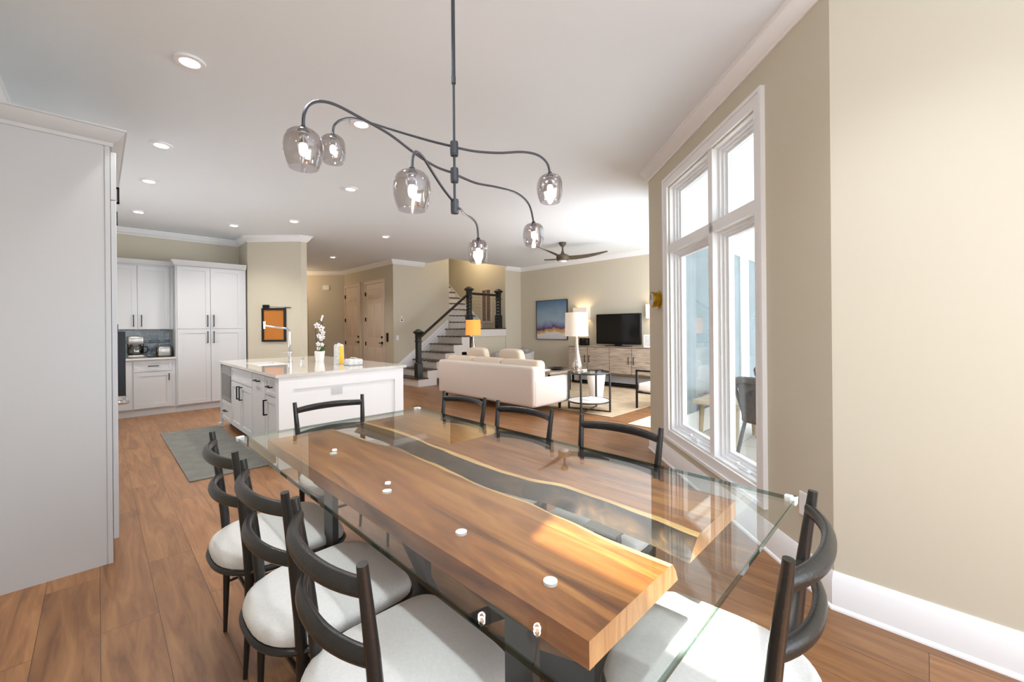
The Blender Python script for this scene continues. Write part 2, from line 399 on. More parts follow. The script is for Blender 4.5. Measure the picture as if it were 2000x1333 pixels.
for i, (p, s) in enumerate(crowns): struct('trim_%d' % (i+1), sweep(p, CR, s), M['trim'])
for nm, p in (('baseboard_window', [(2.475,-2.6),CORN,CF,(4.36,2.163)]), ('baseboard_television', [(8.62,2.3),(8.62,8.25),(8.02,8.25)]),
              ('baseboard_hall', [(5.15,9.40),(5.15,9.63)]), ('baseboard_hall_end', [(5.14,12.13),(4.4,12.87)]), ('baseboard_pantry', [(2.72,12),(2.72,8.03),(2.62,8.03),(1.95,8.70)])):
    struct(nm, sweep(p, BS, 1), M['trim'])

# ---------------------------------------------------------------- window in the angled wall
F = ('W', WC); m = MB()
fm = 3.18; tz = 2.095
for a0, a1, b0, b1 in ((f0-.09,f0,wz0-.1,wz1+.09),(f1,f1+.09,wz0-.1,wz1+.09),(f0,f1,wz1,wz1+.09),(f0,f1,wz0-.1,wz0)):
    m.fb(F, a0, a1, b0, b1, 0, .016); 
for a0, a1, b0, b1 in ((f0-.09,f0-.066,wz0-.1,wz1+.09),(f1+.066,f1+.09,wz0-.1,wz1+.09),(f0-.066,f1+.066,wz1+.066,wz1+.09),(f0-.066,f1+.066,wz0-.1,wz0-.076)):
    m.fb(F, a0, a1, b0, b1, .016, .028)
win = struct('window_1', m, M['trim'])
m = MB(); D = .115
for a0, a1, b0, b1 in ((f0,f0+.012,wz0,wz1),(f1-.012,f1,wz0,wz1),(f0,f1,wz1-.012,wz1),(f0,f1,wz0,wz0+.012),(fm-.034,fm+.034,wz0,wz1),(f0,f1,tz-.035,tz+.045)):
    m.fb(F, a0, a1, b0, b1, -.155, -.012 if a1-a0 < .02 or b1-b0 < .02 else -.004)
obj('window_frame', m, M['trim'], win, bevel=.004)
for a0, a1, b0, b1 in ((f0+.012,fm-.034,wz0+.012,tz-.035),(fm+.034,f1-.012,wz0+.012,tz-.035),(f0+.012,fm-.034,tz+.045,wz1-.012),(fm+.034,f1-.012,tz+.045,wz1-.012)):
    m = MB(); s = .05
    for st, (d0, d1) in enumerate(((-.14,-.055),(-.14,-.078),(-.14,-.1))):
        i = st*.016; e = (s if st == 2 else .016*(st+1))
        for x0, x1, y0, y1 in ((a0+i,a0+e,b0+i,b1-i),(a1-e,a1-i,b0+i,b1-i),(a0+e,a1-e,b0+i,b0+e),(a0+e,a1-e,b1-e,b1-i)): m.fb(F, x0, x1, y0, y1, d0, d1)
    sash = obj('window_sash', m, M['trim'], win)
    obj('window_pane', MB().fb(F, a0+s, a1-s, b0+s, b1-s, -.126, -.120), M['pane'], sash)
for a in (2.80, 3.55):
    m = MB().fb(F, a-.06, a+.06, wz0+.012, wz0+.03, -.075, -.03)
    p0 = Vector(fp(F, a-.02, wz0+.034, -.05)); p1 = Vector(fp(F, a+.07, wz0+.045, -.03))
    m.tube([p0, p1], .007, 8); m.lathe([(.001,0),(.014,.002),(.014,.02),(.001,.024)], tuple(p1-Vector((0,0,.008))), 12)
    obj('crank_handle', m, M['trim'], win)

# ---------------------------------------------------------------- porch beyond the window
struct('floor_porch', MB().prism([(2.60,-2.7),(9.2,-2.7),(9.2,2.03),(4.33,2.03),(2.60,.30)], .0005, .004), M['pfloor'])
F = ('Y', 2.03)
m = MB().fb(F, 4.36, 8.8, 0, H, 0, .012)
for a0, a1 in ((4.40,4.56),(5.78,5.95),(7.05,7.22),(7.95,8.12)): m.fb(F, a0, a1, 0, 2.6, .012, .06)
m.fb(F, 4.4, 8.8, 2.55, 2.75, .012, .07); m.fb(F, 4.4, 8.8, 2.75, 2.80, .012, .10)
struct('trim_5', m, M['pwhite'])
for i, (a0, a1) in enumerate(((4.60,5.80),(6.0,7.05),(7.22,7.95),(8.12,8.7))):
    m = MB()
    s = .1
    for x0, x1, y0, y1 in ((a0,a0+s,.02,2.5),(a1-s,a1,.02,2.5),(a0+s,a1-s,.02,.3),(a0+s,a1-s,2.4,2.5)): m.fb(F, x0, x1, y0, y1, .012, .04)
    d = struct('door_%d' % (i+3), m, M['pwhite'])
    obj('door_pane', MB().fb(F, a0+s, a1-s, .3, 2.4, .012, .022), M['blueg'], d)

# ---------------------------------------------------------------- hall doors
F = ('X', 5.15)
for i, (y0, y1) in enumerate(((9.77,10.73),(11.13,12.02))):
    m = MB()
    for a0, a1, b0, b1 in ((y0-.09,y0,0,2.54),(y1,y1+.09,0,2.54),(y0-.09,y1+.09,2.54,2.63)):
        m.fb(F, a0, a1, b0, b1, .001, .022)
    for a0, a1, b0, b1 in ((y0-.09,y0-.07,0,2.63),(y1+.07,y1+.09,0,2.63),(y0-.09,y1+.09,2.61,2.63)): m.fb(F, a0, a1, b0, b1, .022, .034)
    d = struct('door_%d' % (i+1), m, M['door'])
    m = MB().fb(F, y0, y1, .01, 2.53, .001, .008)
    wd = y1-y0; st = .115; cm = (y0+y1)/2
    for b0, b1 in ((.22,.86),(1.12,2.0),(2.12,2.40)):
        for a0, a1 in ((y0+st,cm-.05),(cm+.05,y1-st)):
            o_ = [fp(F,a0,b0,.008),fp(F,a1,b0,.008),fp(F,a1,b1,.008),fp(F,a0,b1,.008)]
            k = .028; q_ = [fp(F,a0+k,b0+k,.02),fp(F,a1-k,b0+k,.02),fp(F,a1-k,b1-k,.02),fp(F,a0+k,b1-k,.02)]
            m.hexa(o_+q_)
    obj('door_leaf', m, M['door'], d)
    m = MB(); m.tube([fp(F,y0+.07,.98,.008),fp(F,y0+.07,.98,.05)], .012); m.lathe([(.028,-.001),(.028,0)], (0,0,0), 3) if 0 else None
    m.tube([fp(F,y0+.07,.98,.05),fp(F,y0+.17,.98,.05)], .010); m.fb(F, y0+.035, y0+.105, .945, 1.015, .008, .016)
    obj('door_handle', m, M['bmetal'], d)
    obj('deadbolt', MB().fb(F, y0+.04, y0+.1, 1.1, 1.16, .008, .03), M['bmetal'], d, bevel=.01)
    for z in (.95, 1.6, 2.28): obj('hinge', MB().fb(F, y1-.012, y1+.012, z-.05, z+.05, .012, .036), M['bmetal'], d)
m = MB().box(4.385, 4.4, 12.95, 13.05, 0, 2.2).box(4.385, 4.4, 13.05, 13.9, 2.1, 2.2)
d = struct('door_7', m, M['door']); obj('door_leaf', MB().box(4.388, 4.398, 13.05, 13.9, 0, 2.1), M['dark'], d)  # dark sheet painted in place of the shaded open doorway

# ---------------------------------------------------------------- staircase
st = thing('staircase', (6.5, 8.8, 0), 'white staircase with dark wooden treads turning at a landing', 'staircase')
RUN, RISE, YA, YB = .2525, .1905, 8.25, 9.28
for k in range(7):
    x = 5.19 + RUN*k; z = RISE*(k+1); last = k == 6
    xe = 8.0 if last else x+RUN+.02
    y0 = YA if not last else YA
    t = MB().box(x-.03, xe, YA-.02, YB-.001, z-.028, z)
    obj('tread', t, M['tread'], st, bevel=.006)
    r = MB().box(x, x+.02, YA, YB-.001, z-RISE, z-.028)
    obj('riser', r, M['riser'], st)
m = MB()
for k in range(7):
    x = 5.19+RUN*k
    m.box(x+.001, (x+RUN) if k < 6 else 8.0, YA-.012, YA+.015, 0 if k < 2 else RISE*(k-1)-.02 if k < 6 else RISE*6-.02, RISE*(k+1)-.028)
obj('stair_stringer', m, M['riser'], st)
m = MB()
m.hexa([(5.2+.001,9.262,.02),(5.2+RUN*6.3,9.262,.02+RISE*6.3),(5.2+RUN*6.3,9.28,.02+RISE*6.3),(5.2,9.28,.02),(5.2,9.262,.42),(5.2+RUN*6.3,9.262,.42+RISE*6.15),(5.2+RUN*6.3,9.28,.42+RISE*6.15),(5.2,9.28,.42)])
obj('skirt_board', m, M['trim'], st)
for k in range(10):
    y = 9.29+.246*k; z = RISE*(k+8)
    if y > 12: break
    obj('tread', MB().box(6.85, 7.99, y-.03, y+.27, z-.028, z), M['tread'], st, bevel=.006)
    obj('riser', MB().box(6.85, 7.99, y, y+.02, z-RISE, z-.028), M['riser'], st)
m = MB(); s_ = RISE/.246
m.hexa([(7.982,9.25,1.30),(7.982,11.9,1.30+2.65*s_),(7.999,11.9,1.30+2.65*s_),(7.999,9.25,1.30),(7.982,9.25,1.52),(7.982,11.9,1.52+2.65*s_),(7.999,11.9,1.52+2.65*s_),(7.999,9.25,1.52)])
obj('skirt_board', m, M['trim'], st)
# railing
ra = thing('stair_railing', (6.5, 8.31, .19), 'black stair railing with three capped newel posts and thin cables', 'railing')
for x, z0, z1 in ((5.25,RISE,1.335),(6.765,RISE*7,2.42),(7.80,RISE*7,2.42)):
    m = MB(); y = 8.32
    prof = [(.072,0),(.072,.34),(.060,.36),(.052,.37),(.052,z1-z0-.30),(.066,z1-z0-.295),(.066,z1-z0-.275),(.052,z1-z0-.27),(.055,z1-z0-.13),(.062,z1-z0-.12),(.090,z1-z0-.085),(.092,z1-z0-.07),(.03,z1-z0-.01),(.002,z1-z0)]
    m.loft([[(x+sx*r, y+sy*r, z0+z) for sx, sy in ((-1,-1),(1,-1),(1,1),(-1,1))] for r, z in prof])
    p = obj('newel_post', m, M['newel'], ra, bevel=.004)
    if x > 6:
        for j in range(9):
            zz = z0+.12+j*.085
            obj('cable_fitting', MB().cyl((x-.075 if x > 7 else x-.02,y-.076 if x<7 else y-.03,zz),(x-.035,y-.05,zz), .012, 8), M['chrome'], p)
m = MB(); m.tube([(5.27,8.32,1.12),(6.74,8.32,2.22)], .033, 8, flat=1.1); obj('handrail', m, M['rail'], ra)
m = MB(); m.tube([(6.80,8.32,2.24),(7.78,8.32,2.235)], .033, 8, flat=1.1); obj('handrail', m, M['rail'], ra)
for j in range(9):
    obj('cable', MB().tube([(6.80,8.32,RISE*7+.12+j*.085),(7.78,8.32,RISE*7+.12+j*.085)], .003, 5), M['stain'], ra)
for j in range(8):
    obj('cable', MB().tube([(5.28,8.32,.36+j*.085),(6.73,8.32,1.45+j*.085)], .003, 5), M['stain'], ra)
# shuttered opening on the stairwell wall
F = ('X', 8.0)
m = MB()
for a0, a1, b0, b1 in ((8.80,8.85,1.49,2.49),(9.21,9.26,1.49,2.49),(8.85,9.21,2.44,2.49),(8.85,9.21,1.49,1.54),(9.02,9.04,1.54,2.44)): m.fb(F, a0, a1, b0, b1, .001, .03)
w2 = struct('window_2', m, M['door'])
m = MB()
for k in range(22): m.fb(F, 8.85, 9.21, 1.545+k*.0405, 1.545+k*.0405+.034, .002, .012)
obj('shutter', m, M['shutter'], w2)

# ---------------------------------------------------------------- recessed ceiling lights
spots = [(.42,3.27),(.42,4.92),(.42,6.20),(.42,7.91),(1.57,7.92),(2.18,6.99),(2.17,4.91),(3.76,7.03),(3.92,9.86),(1.55,3.29),(2.18,1.6)]
lab = ['nearest downlight on the left, above the tall white cabinet', 'second downlight from the front in the left ceiling row', 'third downlight from the front in the left ceiling row', 'farthest downlight in the left row, above the kitchen uppers',
       'downlight in the kitchen ceiling just left of the angled wall', 'downlight in the ceiling in front of the cork board wall', 'downlight seen under the middle pendant arm near room centre', 'downlight between the island and the staircase', 'farthest small downlight, over the hall doors', 'large downlight seen behind the crossing pendant arms', 'downlight above the glass table, hidden by the pendant hub']
dl = None
spots = spots[:10]+[(.42,1.62),(.42,-.05),(1.55,-.05),(1.55,-1.6)]  # appended lights are unseen, added to brighten the seats and floor
lab = lab[:10]+['downlight over the left side chairs, above the frame', 'downlight over the camera side, near the transom window', 'downlight by the right wall corner, above the frame', 'downlight nearest the back window, behind the view']
for i, (x, y) in enumerate(spots):
    if dl is None:
        dl = thing('recessed_light', (x, y, H-.012), lab[i], 'ceiling light', 'recessed lights in the ceiling')
        obj('trim_ring', MB().lathe([(.052,.002),(.054,-.004),(.082,-.002),(.085,.006),(.085,.011),(.052,.011)], n=28), M['trim'], dl, world=False)
        obj('light_lens', MB().lathe([(.001,.004),(.052,.004),(.052,.009),(.001,.009)], n=28), M['lampon'], dl, world=False)
    else: dup(dl, (x, y, H-.012), 0, lab[i])
    light('downlight_lamp', 'SPOT', (x, y, H-.03), 42 if y > 3 else 44, (1, .95, .88) if y > 3 else (.86, .93, 1), (0,0,-1), spot_size=math.radians(120), spot_blend=.9, shadow_soft_size=.06)

# ---------------------------------------------------------------- tall cabinet on the left
def shaker(mb, F, a0, a1, b0, b1, t=.02, fr=.065, base=0):
    mb.fb(F, a0, a1, b0, b1, base, base+t-.008)
    for x0, x1, y0, y1 in ((a0,a0+fr,b0,b1),(a1-fr,a1,b0,b1),(a0+fr,a1-fr,b0,b0+fr),(a0+fr,a1-fr,b1-fr,b1)): mb.fb(F, x0, x1, y0, y1, base+t-.008, base+t)
    return mb
def pull(F, a, b, L, vert=True, base=.02, r=.006, out=.032):
    m = MB(); h = L/2
    P = (lambda t, d: fp(F, a, b+t, d)) if vert else (lambda t, d: fp(F, a+t, b, d))
    if vert: m.fb(F, a-r, a+r, b-h, b+h, base+out-r, base+out+r)
    else: m.fb(F, a-h, a+h, b-r, b+r, base+out-r, base+out+r)
    for s in (-1, 1):
        if vert: m.fb(F, a-r, a+r, b+s*(h-r)-r, b+s*(h-r)+r, base, base+out)
        else: m.fb(F, a+s*(h-r)-r, a+s*(h-r)+r, b-r, b+r, base, base+out)
    return m
class FX: pass
def fpx(F, a, b, d): pass
tc_ = thing('tall_cabinet', (-.24, 3.84, 0), 'tall white cabinet with flat side panel and crown top at the left', 'cabinet')
m = MB().box(-.52, .052, 3.362, 4.30, 0, 2.47); obj('cabinet_body', m, M['cab'], tc_)
m = MB().box(-.52, .03, 3.358, 3.3619, 0, 2.46); obj('side_panel', m, M['cab'], tc_)
m = MB().box(.034, .056, 3.356, 3.362, 0, 2.46); obj('front_stile', m, M['cab'], tc_)
for z0, z1 in ((.13,2.115),(2.12,2.40)):
    d = obj('cabinet_door', MB().box(.058, .082, 3.375, 4.28, z0, z1), M['cab'], tc_, bevel=.002)
    if z0 > 2:
        obj('handle', MB().box(.082,.118,4.17,4.185,2.28,2.292).box(.082,.118,4.17,4.185,2.388,2.40).box(.106,.118,4.17,4.185,2.28,2.40), M['bmetal'], d)
    else:
        obj('handle', MB().box(.082,.108,4.255,4.268,1.2,1.21).box(.082,.108,4.255,4.268,1.39,1.4).box(.098,.108,4.255,4.268,1.2,1.4), M['bmetal'], d)
cp = [(0,2.425),(.010,2.425),(.014,2.445),(.032,2.455),(.055,2.488),(.062,2.505),(.07,2.507),(.07,2.518),(0,2.518)]
m = sweep([(.058,5.3),(.058,3.358),(-.52,3.358)], [(d, z) for d, z in cp], 1)
obj('crown_moulding', m, M['cab'], tc_)
fr = thing('refrigerator', (-.2, 4.75, 0), 'white refrigerator edge with black handle behind the tall cabinet', 'refrigerator')
obj('fridge_body', MB().box(-.52, .085, 4.32, 5.25, .02, 1.80), M['fridge'], fr, bevel=.01)
obj('door_handle', MB().box(.085,.128,4.365,4.385,.86,.88).box(.085,.128,4.365,4.385,1.32,1.34).box(.105,.150,4.355,4.395,.85,1.345), M['bmetal'], fr, bevel=.003)
m = MB().tube([(.09,4.36,.80),(.135,4.37,.80),(.155,4.40,.80),(.155,5.1,.80),(.09,5.14,.80)], .018, 10); obj('freezer_handle', m, M['chrome'], fr)
tag(obj('magnet', MB().box(.0855,.10,4.325,4.345,.87,1.0), M['red']), 'small red magnet card on the refrigerator edge', 'magnet')
uc = thing('upper_cabinet', (-.2, 5.0, 1.9), 'white over-fridge cabinet with a black pull, mostly hidden', 'cabinet')
obj('cabinet_body', MB().box(-.52, .058, 4.31, 5.3, 1.85, 2.47), M['cab'], uc)
d = obj('cabinet_door', MB().box(.058,.08,4.32,5.28,1.87,2.41), M['cab'], uc)
obj('handle', MB().box(.08,.118,4.60,4.613,2.20,2.212).box(.08,.118,4.60,4.613,2.30,2.312).box(.106,.118,4.60,4.613,2.20,2.312), M['bmetal'], d)

# ---------------------------------------------------------------- kitchen back wall
FY = ('Y', 9.0)
up = thing('upper_cabinet', (.34, 9.17, 1.37), 'white two-door wall cabinet above the coffee maker', 'cabinet')
obj('cabinet_body', MB().box(-.23, .905, 9.0, 9.335, 1.37, 2.44), M['cab'], up)
for a0, a1 in ((-.02,.449),(.455,.855)):
    d = obj('cabinet_door', shaker(MB(), FY, a0, a1, 1.38, 2.40), M['cab'], up)
    obj('handle', pull(FY, .449-.045 if a0 < .1 else .455+.045, 1.51, .19), M['bmetal'], d)
m = sweep([(-.23,8.98),(.902,8.98)], [(d, z+.0) for d, z in [(0,2.43),(.01,2.43),(.03,2.455),(.045,2.49),(.05,2.50),(0,2.50)]], -1); obj('crown_moulding', m, M['cab'], up)
FY = ('Y', 8.74)
pa = thing('pantry_cabinet', (1.41, 9.03, 0), 'white full-height pantry cabinet with four shaker doors', 'cabinet')
obj('cabinet_body', MB().box(.907, 1.905, 8.74, 9.335, .10, 2.46), M['cab'], pa)
obj('toe_kick', MB().box(.907, 1.88, 8.765, 9.33, .0, .10), M['cab'], pa)
for a0, a1 in ((.93,1.373),(1.379,1.84)):
    for b0, b1 in ((.12,1.368),(1.376,2.42)):
        d = obj('cabinet_door', shaker(MB(), FY, a0, a1, b0, b1), M['cab'], pa)
        obj('handle', pull(FY, 1.373-.04 if a0 < 1 else 1.379+.04, 1.23 if b0 < 1 else 1.51, .2), M['bmetal'], d)
m = sweep([(.907,9.3),(.907,8.72),(1.905,8.72)], [(d, z) for d, z in [(0,2.43),(.01,2.43),(.03,2.46),(.05,2.50),(.055,2.515),(0,2.515)]], -1); obj('crown_moulding', m, M['cab'], pa)
ba = thing('base_cabinet', (.4, 9.03, 0), 'white base cabinet with one drawer under the coffee maker counter', 'cabinet')
obj('cabinet_body', MB().box(-.23, .905, 8.76, 9.335, .10, .885), M['cab'], ba)
obj('toe_kick', MB().box(-.23, .905, 8.775, 9.33, 0, .10), M['cab'], ba)
FY = ('Y', 8.76)
d = obj('drawer', shaker(MB(), FY, .39, .855, .70, .865, fr=.035), M['cab'], ba); obj('handle', pull(FY, .625, .785, .13, False), M['bmetal'], d)
d = obj('cabinet_door', shaker(MB(), FY, .39, .855, .12, .69), M['cab'], ba); obj('handle', pull(FY, .815, .60, .11), M['bmetal'], d)
obj('filler_panel', MB().fb(FY, .2, .37, .12, .865, 0, .018), M['cab'], ba)
tag(obj('countertop', MB().box(-.5, .906, 8.71, 9.33, .886, .916), M['counter'], bevel=.004), 'pale stone countertop under the coffee maker and toaster', 'countertop')
struct('wall_backsplash', MB().box(-.5, .905, 9.328, 9.3395, .916, 1.37), M['splash'])
cm_ = thing('coffee_maker', (.44, 9.0, .916), 'steel and black coffee maker on the back counter', 'coffee maker')
obj('base', MB().rbox(.33, .53, 8.90, 9.12, .9165, .965, .02), M['stain'], cm_)
obj('tower', MB().rbox(.33, .53, 9.04, 9.12, .965, 1.26, .02), M['gloss'], cm_)
obj('brew_head', MB().rbox(.33, .53, 8.90, 9.12, 1.13, 1.26, .025), M['stain'], cm_)
m = MB().lathe([(.05,0),(.075,.02),(.08,.07),(.065,.12),(.055,.14)], (.43,8.965,.967), 20)
cf = obj('carafe', m, M['smoke'], cm_)
obj('handle', MB().tube([(.49,8.93,1.09),(.56,8.90,1.09),(.575,8.89,1.05),(.56,8.90,1.0),(.50,8.93,.99)], .009, 8), M['gloss'], cf)
obj('coffee', MB().lathe([(.045,0),(.07,.02),(.073,.05),(.001,.05)], (.43,8.965,.97), 20), M['gloss'], cf)
to = thing('toaster', (.78, 9.02, .916), 'steel toaster with black ends on the back counter', 'toaster')
obj('toaster_body', MB().rbox(.69, .87, 8.90, 9.14, .925, 1.09, .03), M['stain'], to)
obj('end_cap', MB().rbox(.675, .705, 8.91, 9.13, .917, 1.08, .012), M['gloss'], to)
obj('end_cap', MB().rbox(.855, .885, 8.91, 9.13, .917, 1.08, .012), M['gloss'], to)
tag(obj('cord', MB().tube([(.665,9.1,.923),(.63,9.05,.923),(.60,9.0,.925),(.57,9.03,.923),(.60,9.08,.923)], .005, 6), M['gloss']), 'black cord coiled on the counter between coffee maker and toaster', 'cord')
# cork board on the angled wall
F = ('S', S1); cbd = thing('cork_board', (2.26, S1-2.26, 1.12), 'black framed cork board on the angled wall', 'cork board')
a0, a1, b0, b1 = 2.115, 2.425, 1.13, 1.74; k = .028
m = MB()
for x0, x1, y0, y1 in ((a0,a0+k,b0,b1),(a1-k,a1,b0,b1),(a0+k,a1-k,b0,b0+.035),(a0+k,a1-k,b1-.035,b1)): m.fb(F, x0, x1, y0, y1, .002, .025)
obj('frame', m, M['bmetal'], cbd); obj('cork_panel', MB().fb(F, a0+k, a1-k, b0+.035, b1-.035, .002, .012), M['cork'], cbd)
m = MB().fb(F, 2.13, 2.21, 1.742, 1.80, .004, .022)
m.tube([fp(F,2.21,1.765,.015),fp(F,2.35,1.752,.015),fp(F,2.47,1.755,.012),fp(F,2.50,1.748,.012),fp(F,2.47,1.742,.012),fp(F,2.40,1.746,.012)], .004, 6)
tag(obj('eraser', m, M['bmetal']), 'small black holder with thin wire resting on the cork board frame', 'holder')

# ---------------------------------------------------------------- kitchen island
isl = thing('kitchen_island', (1.89, 5.72, 0), 'white kitchen island with panelled end and grey shaded drawers', 'kitchen island')
ix0, ix1, iy0, iy1 = 1.225, 2.565, 4.42, 7.03
obj('island_body', MB().box(ix0+.02, ix1, iy0, iy1, .105, .884), M['trim'], isl)
obj('toe_kick', MB().box(ix0+.09, ix1-.02, iy0+.02, iy1-.05, 0, .105), M['tread'], isl)
FY = ('Y', iy0); m = MB()
for x0, x1, y0, y1 in ((ix0,ix0+.13,0,.884),(ix1-.11,ix1,0,.884),(ix0+.13,ix1-.11,.76,.884),(ix0+.13,ix1-.11,0,.30)): m.fb(FY, x0, x1, y0, y1, 0, .018)
obj('end_panel', m, M['trim'], isl)  # brighter paint than the cabinets puts the light on this end into colour
m = MB()
for x0, x1 in ((ix0-.012,ix1+.01),): m.fb(FY, x0, x1, 0, .10, .018, .03)
obj('base_moulding', m, M['cab'], isl)
obj('outlet', MB().fb(FY, 1.73, 1.845, .66, .735, 0, .006).fb(FY, 1.745, 1.778, .675, .72, .006, .009).fb(FY, 1.797, 1.83, .675, .72, .006, .009), M['cab'], isl)
FX_ = ('X', ix0+.02)
m = MB().fb(FX_, iy0, iy0+.035, 0, .884, 0, .035).fb(FX_, iy1-.03, iy1, .02, .884, 0, .03).fb(FX_, iy0, iy0+.07, 0, .05, 0, .05).fb(FX_, iy1-.06, iy1+.01, 0, .05, 0, .05)
obj('corner_post', m, M['cab'], isl)
d = obj('drawer', shaker(MB(), FX_, 4.46, 4.855, .685, .865, fr=.035), M['cab'], isl); obj('handle', pull(FX_, 4.66, .775, .13, False), M['bmetal'], d)
d = obj('cabinet_door', shaker(MB(), FX_, 4.46, 4.855, .12, .675), M['cab'], isl); obj('handle', pull(FX_, 4.80, .55, .16), M['bmetal'], d)
d = obj('dishwasher_panel', MB().fb(FX_, 4.87, 5.365, .12, .865, 0, .02), M['cabs'], isl); obj('handle', pull(FX_, 5.12, .80, .16, False), M['bmetal'], d)
obj('drawer', shaker(MB(), FX_, 5.385, 6.40, .70, .865, fr=.035), M['cab'], isl)
for a0, a1, ha in ((5.385,5.888,5.83),(5.897,6.40,5.955)):
    d = obj('cabinet_door', shaker(MB(), FX_, a0, a1, .12, .69), M['cab'], isl); obj('handle', pull(FX_, ha, .58, .16), M['bmetal'], d)
d = obj('microwave_drawer', MB().fb(FX_, 6.42, 6.99, .40, .865, 0, .02), M['stain'], isl)
obj('microwave_window', MB().fb(FX_, 6.46, 6.95, .45, .74, .02, .024), M['grate'], d)
obj('control_strip', MB().fb(FX_, 6.46, 6.95, .76, .85, .02, .026), M['stain'], d)
d = obj('drawer', shaker(MB(), FX_, 6.42, 6.99, .12, .385, fr=.045), M['cab'], isl); obj('handle', pull(FX_, 6.70, .26, .13, False), M['bmetal'], d)
# worktop with a sink cut-out
sx0, sx1, sy0, sy1 = 1.36, 1.70, 5.62, 6.32
m = MB(); tx0, tx1, ty0, ty1 = 1.195, 2.60, 4.385, 7.06
for x0, x1, y0, y1 in ((tx0,sx0,ty0,ty1),(sx1,tx1,ty0,ty1),(sx0,sx1,ty0,sy0),(sx0,sx1,sy1,ty1)): m.box(x0, x1, y0, y1, .8845, .915)
tag(obj('island_worktop', m, M['counter']), 'polished pale marble worktop on the kitchen island', 'countertop')
m = MB()
for x0, x1, y0, y1, z0, z1 in ((sx0,sx1,sy0,sy1,.70,.71),(sx0-.006,sx0,sy0,sy1,.70,.884),(sx1,sx1+.006,sy0,sy1,.70,.884),(sx0,sx1,sy0-.006,sy0,.70,.884),(sx0,sx1,sy1,sy1+.006,.70,.884)): m.box(x0, x1, y0, y1, z0, z1)
tag(obj('sink', m, M['stain']), 'undermount steel sink set in the island worktop', 'sink')
fa_ = thing('faucet', (1.75, 5.80, .915), 'tall chrome kitchen faucet on the island beside the sink', 'faucet')
fx, fy = 1.75, 5.80
obj('faucet_body', MB().lathe([(.001,0),(.03,0),(.03,.012),(.022,.02),(.022,.12),(.026,.13),(.026,.15),(.019,.16),(.015,.30),(.012,.30)], (fx,fy,.9155), 18), M['chrome'], fa_)
pts = [(fx,fy,1.2)]+[(fx-.06*(1-math.cos(t))*1.0*.9, fy+.06*(1-math.cos(t))*.45, 1.32+.045*math.sin(t)) for t in (0,.5,1.0,1.4)]+[(fx-.16,fy+.10,1.385),(fx-.24,fy+.15,1.40)]
obj('spout', MB().tube(pts, .011, 10), M['chrome'], fa_)
obj('spray_head', MB().tube([(fx-.25,fy+.155,1.36),(fx-.25,fy+.155,1.455)], [.012,.016], 12), M['chrome'], fa_)
obj('lever', MB().tube([(fx,fy,1.06),(fx-.09,fy+.05,1.062)], .006, 8), M['chrome'], fa_)
tag(obj('soap_dispenser', MB().lathe([(.001,0),(.018,0),(.018,.008),(.01,.012),(.01,.04),(.001,.045)], (1.86,5.74,.9155), 14).tube([(1.86,5.74,.955),(1.90,5.71,.975)], .006, 8), M['chrome']), 'short chrome soap dispenser right of the faucet', 'soap dispenser')
# orchid
orx, ory = 2.13, 5.83
oc = thing('potted_orchid', (orx, ory, .915), 'white orchid in a tapered white pot on the island', 'potted plant')
m = MB().lathe([(.001,0),(.05,0),(.052,.01),(.068,.135),(.060,.135),(.050,.10),(.001,.10)], (orx,ory,.9155), 24); obj('pot', m, M['ceramic'], oc)
P = lambda r_, z_, f_=0: (orx+(r_)*Q+f_*Q, ory-r_*Q+f_*Q, z_)
m = MB().tube([P(-.015,1.0),P(-.045,1.2),P(-.055,1.36),P(-.04,1.44),P(-.005,1.47),P(.03,1.44),P(.045,1.38),P(.05,1.28),P(.045,1.18),P(.04,1.08)], .004, 6)
m.tube([P(-.0,1.0),P(-.005,1.2),P(.04,1.45),P(.05,1.52)], .003, 6); obj('stem', m, M['stem'], oc)
def flower(cx, cz, s, name='blossom'):
    m = MB(); c0 = Vector(P(cx, cz, -.02)); rt = Vector((Q,-Q,0)); upv = Vector((0,0,1)); fw = Vector((-Q,-Q,0))
    for k in range(5):
        a = PI/2+2*PI*k/5; d = rt*math.cos(a)+upv*math.sin(a); t = rt*-math.sin(a)+upv*math.cos(a)
        m.pillow(c0+d*s*.55, (s*.5, s*.36, s*.08), e=1, n=6, rot=Matrix((d, t, fw)).transposed())
    b_ = obj(name, m, M['petal'], oc)
    obj('flower_centre', MB().pillow(c0+fw*s*.14-upv*s*.1, (s*.16,s*.16,s*.16), e=1, n=5), M['purple'], b_)
for cx, cz, s in ((-.025,1.40,.042),(.035,1.36,.046),(.055,1.30,.034),(.0,1.26,.034),(.03,1.22,.032),(-.01,1.15,.032),(.055,1.24,.030),(.045,1.14,.028),(-.005,1.09,.028)): flower(cx, cz, s)
m = MB()
for k in range(3): m.pillow(Vector(P(.03+.006*k,1.475+.024*k,0)), (.016-.002*k,.012,.02), e=1, n=6)
obj('bud', m, M['petal'], oc)
for k, (dx, dz, f_) in enumerate(((.09,.09,0),(.07,.03,.02),(.05,.06,.05),(.05,-.02,-.05),(-.03,.05,.05),(.085,.05,-.04),(-.0,.08,-.03))):
    m = MB(); a = Vector(P(0,1.03)); b_ = Vector(P(dx,1.05+dz*.9,f_)); mid = (a+b_)/2+Vector((0,0,.03))
    m.tube([a,(a+mid)/2,mid,(mid+b_)/2,b_], [.004,.014,.018,.012,.002], 6, flat=4); obj('leaf', m, M['green'], oc)
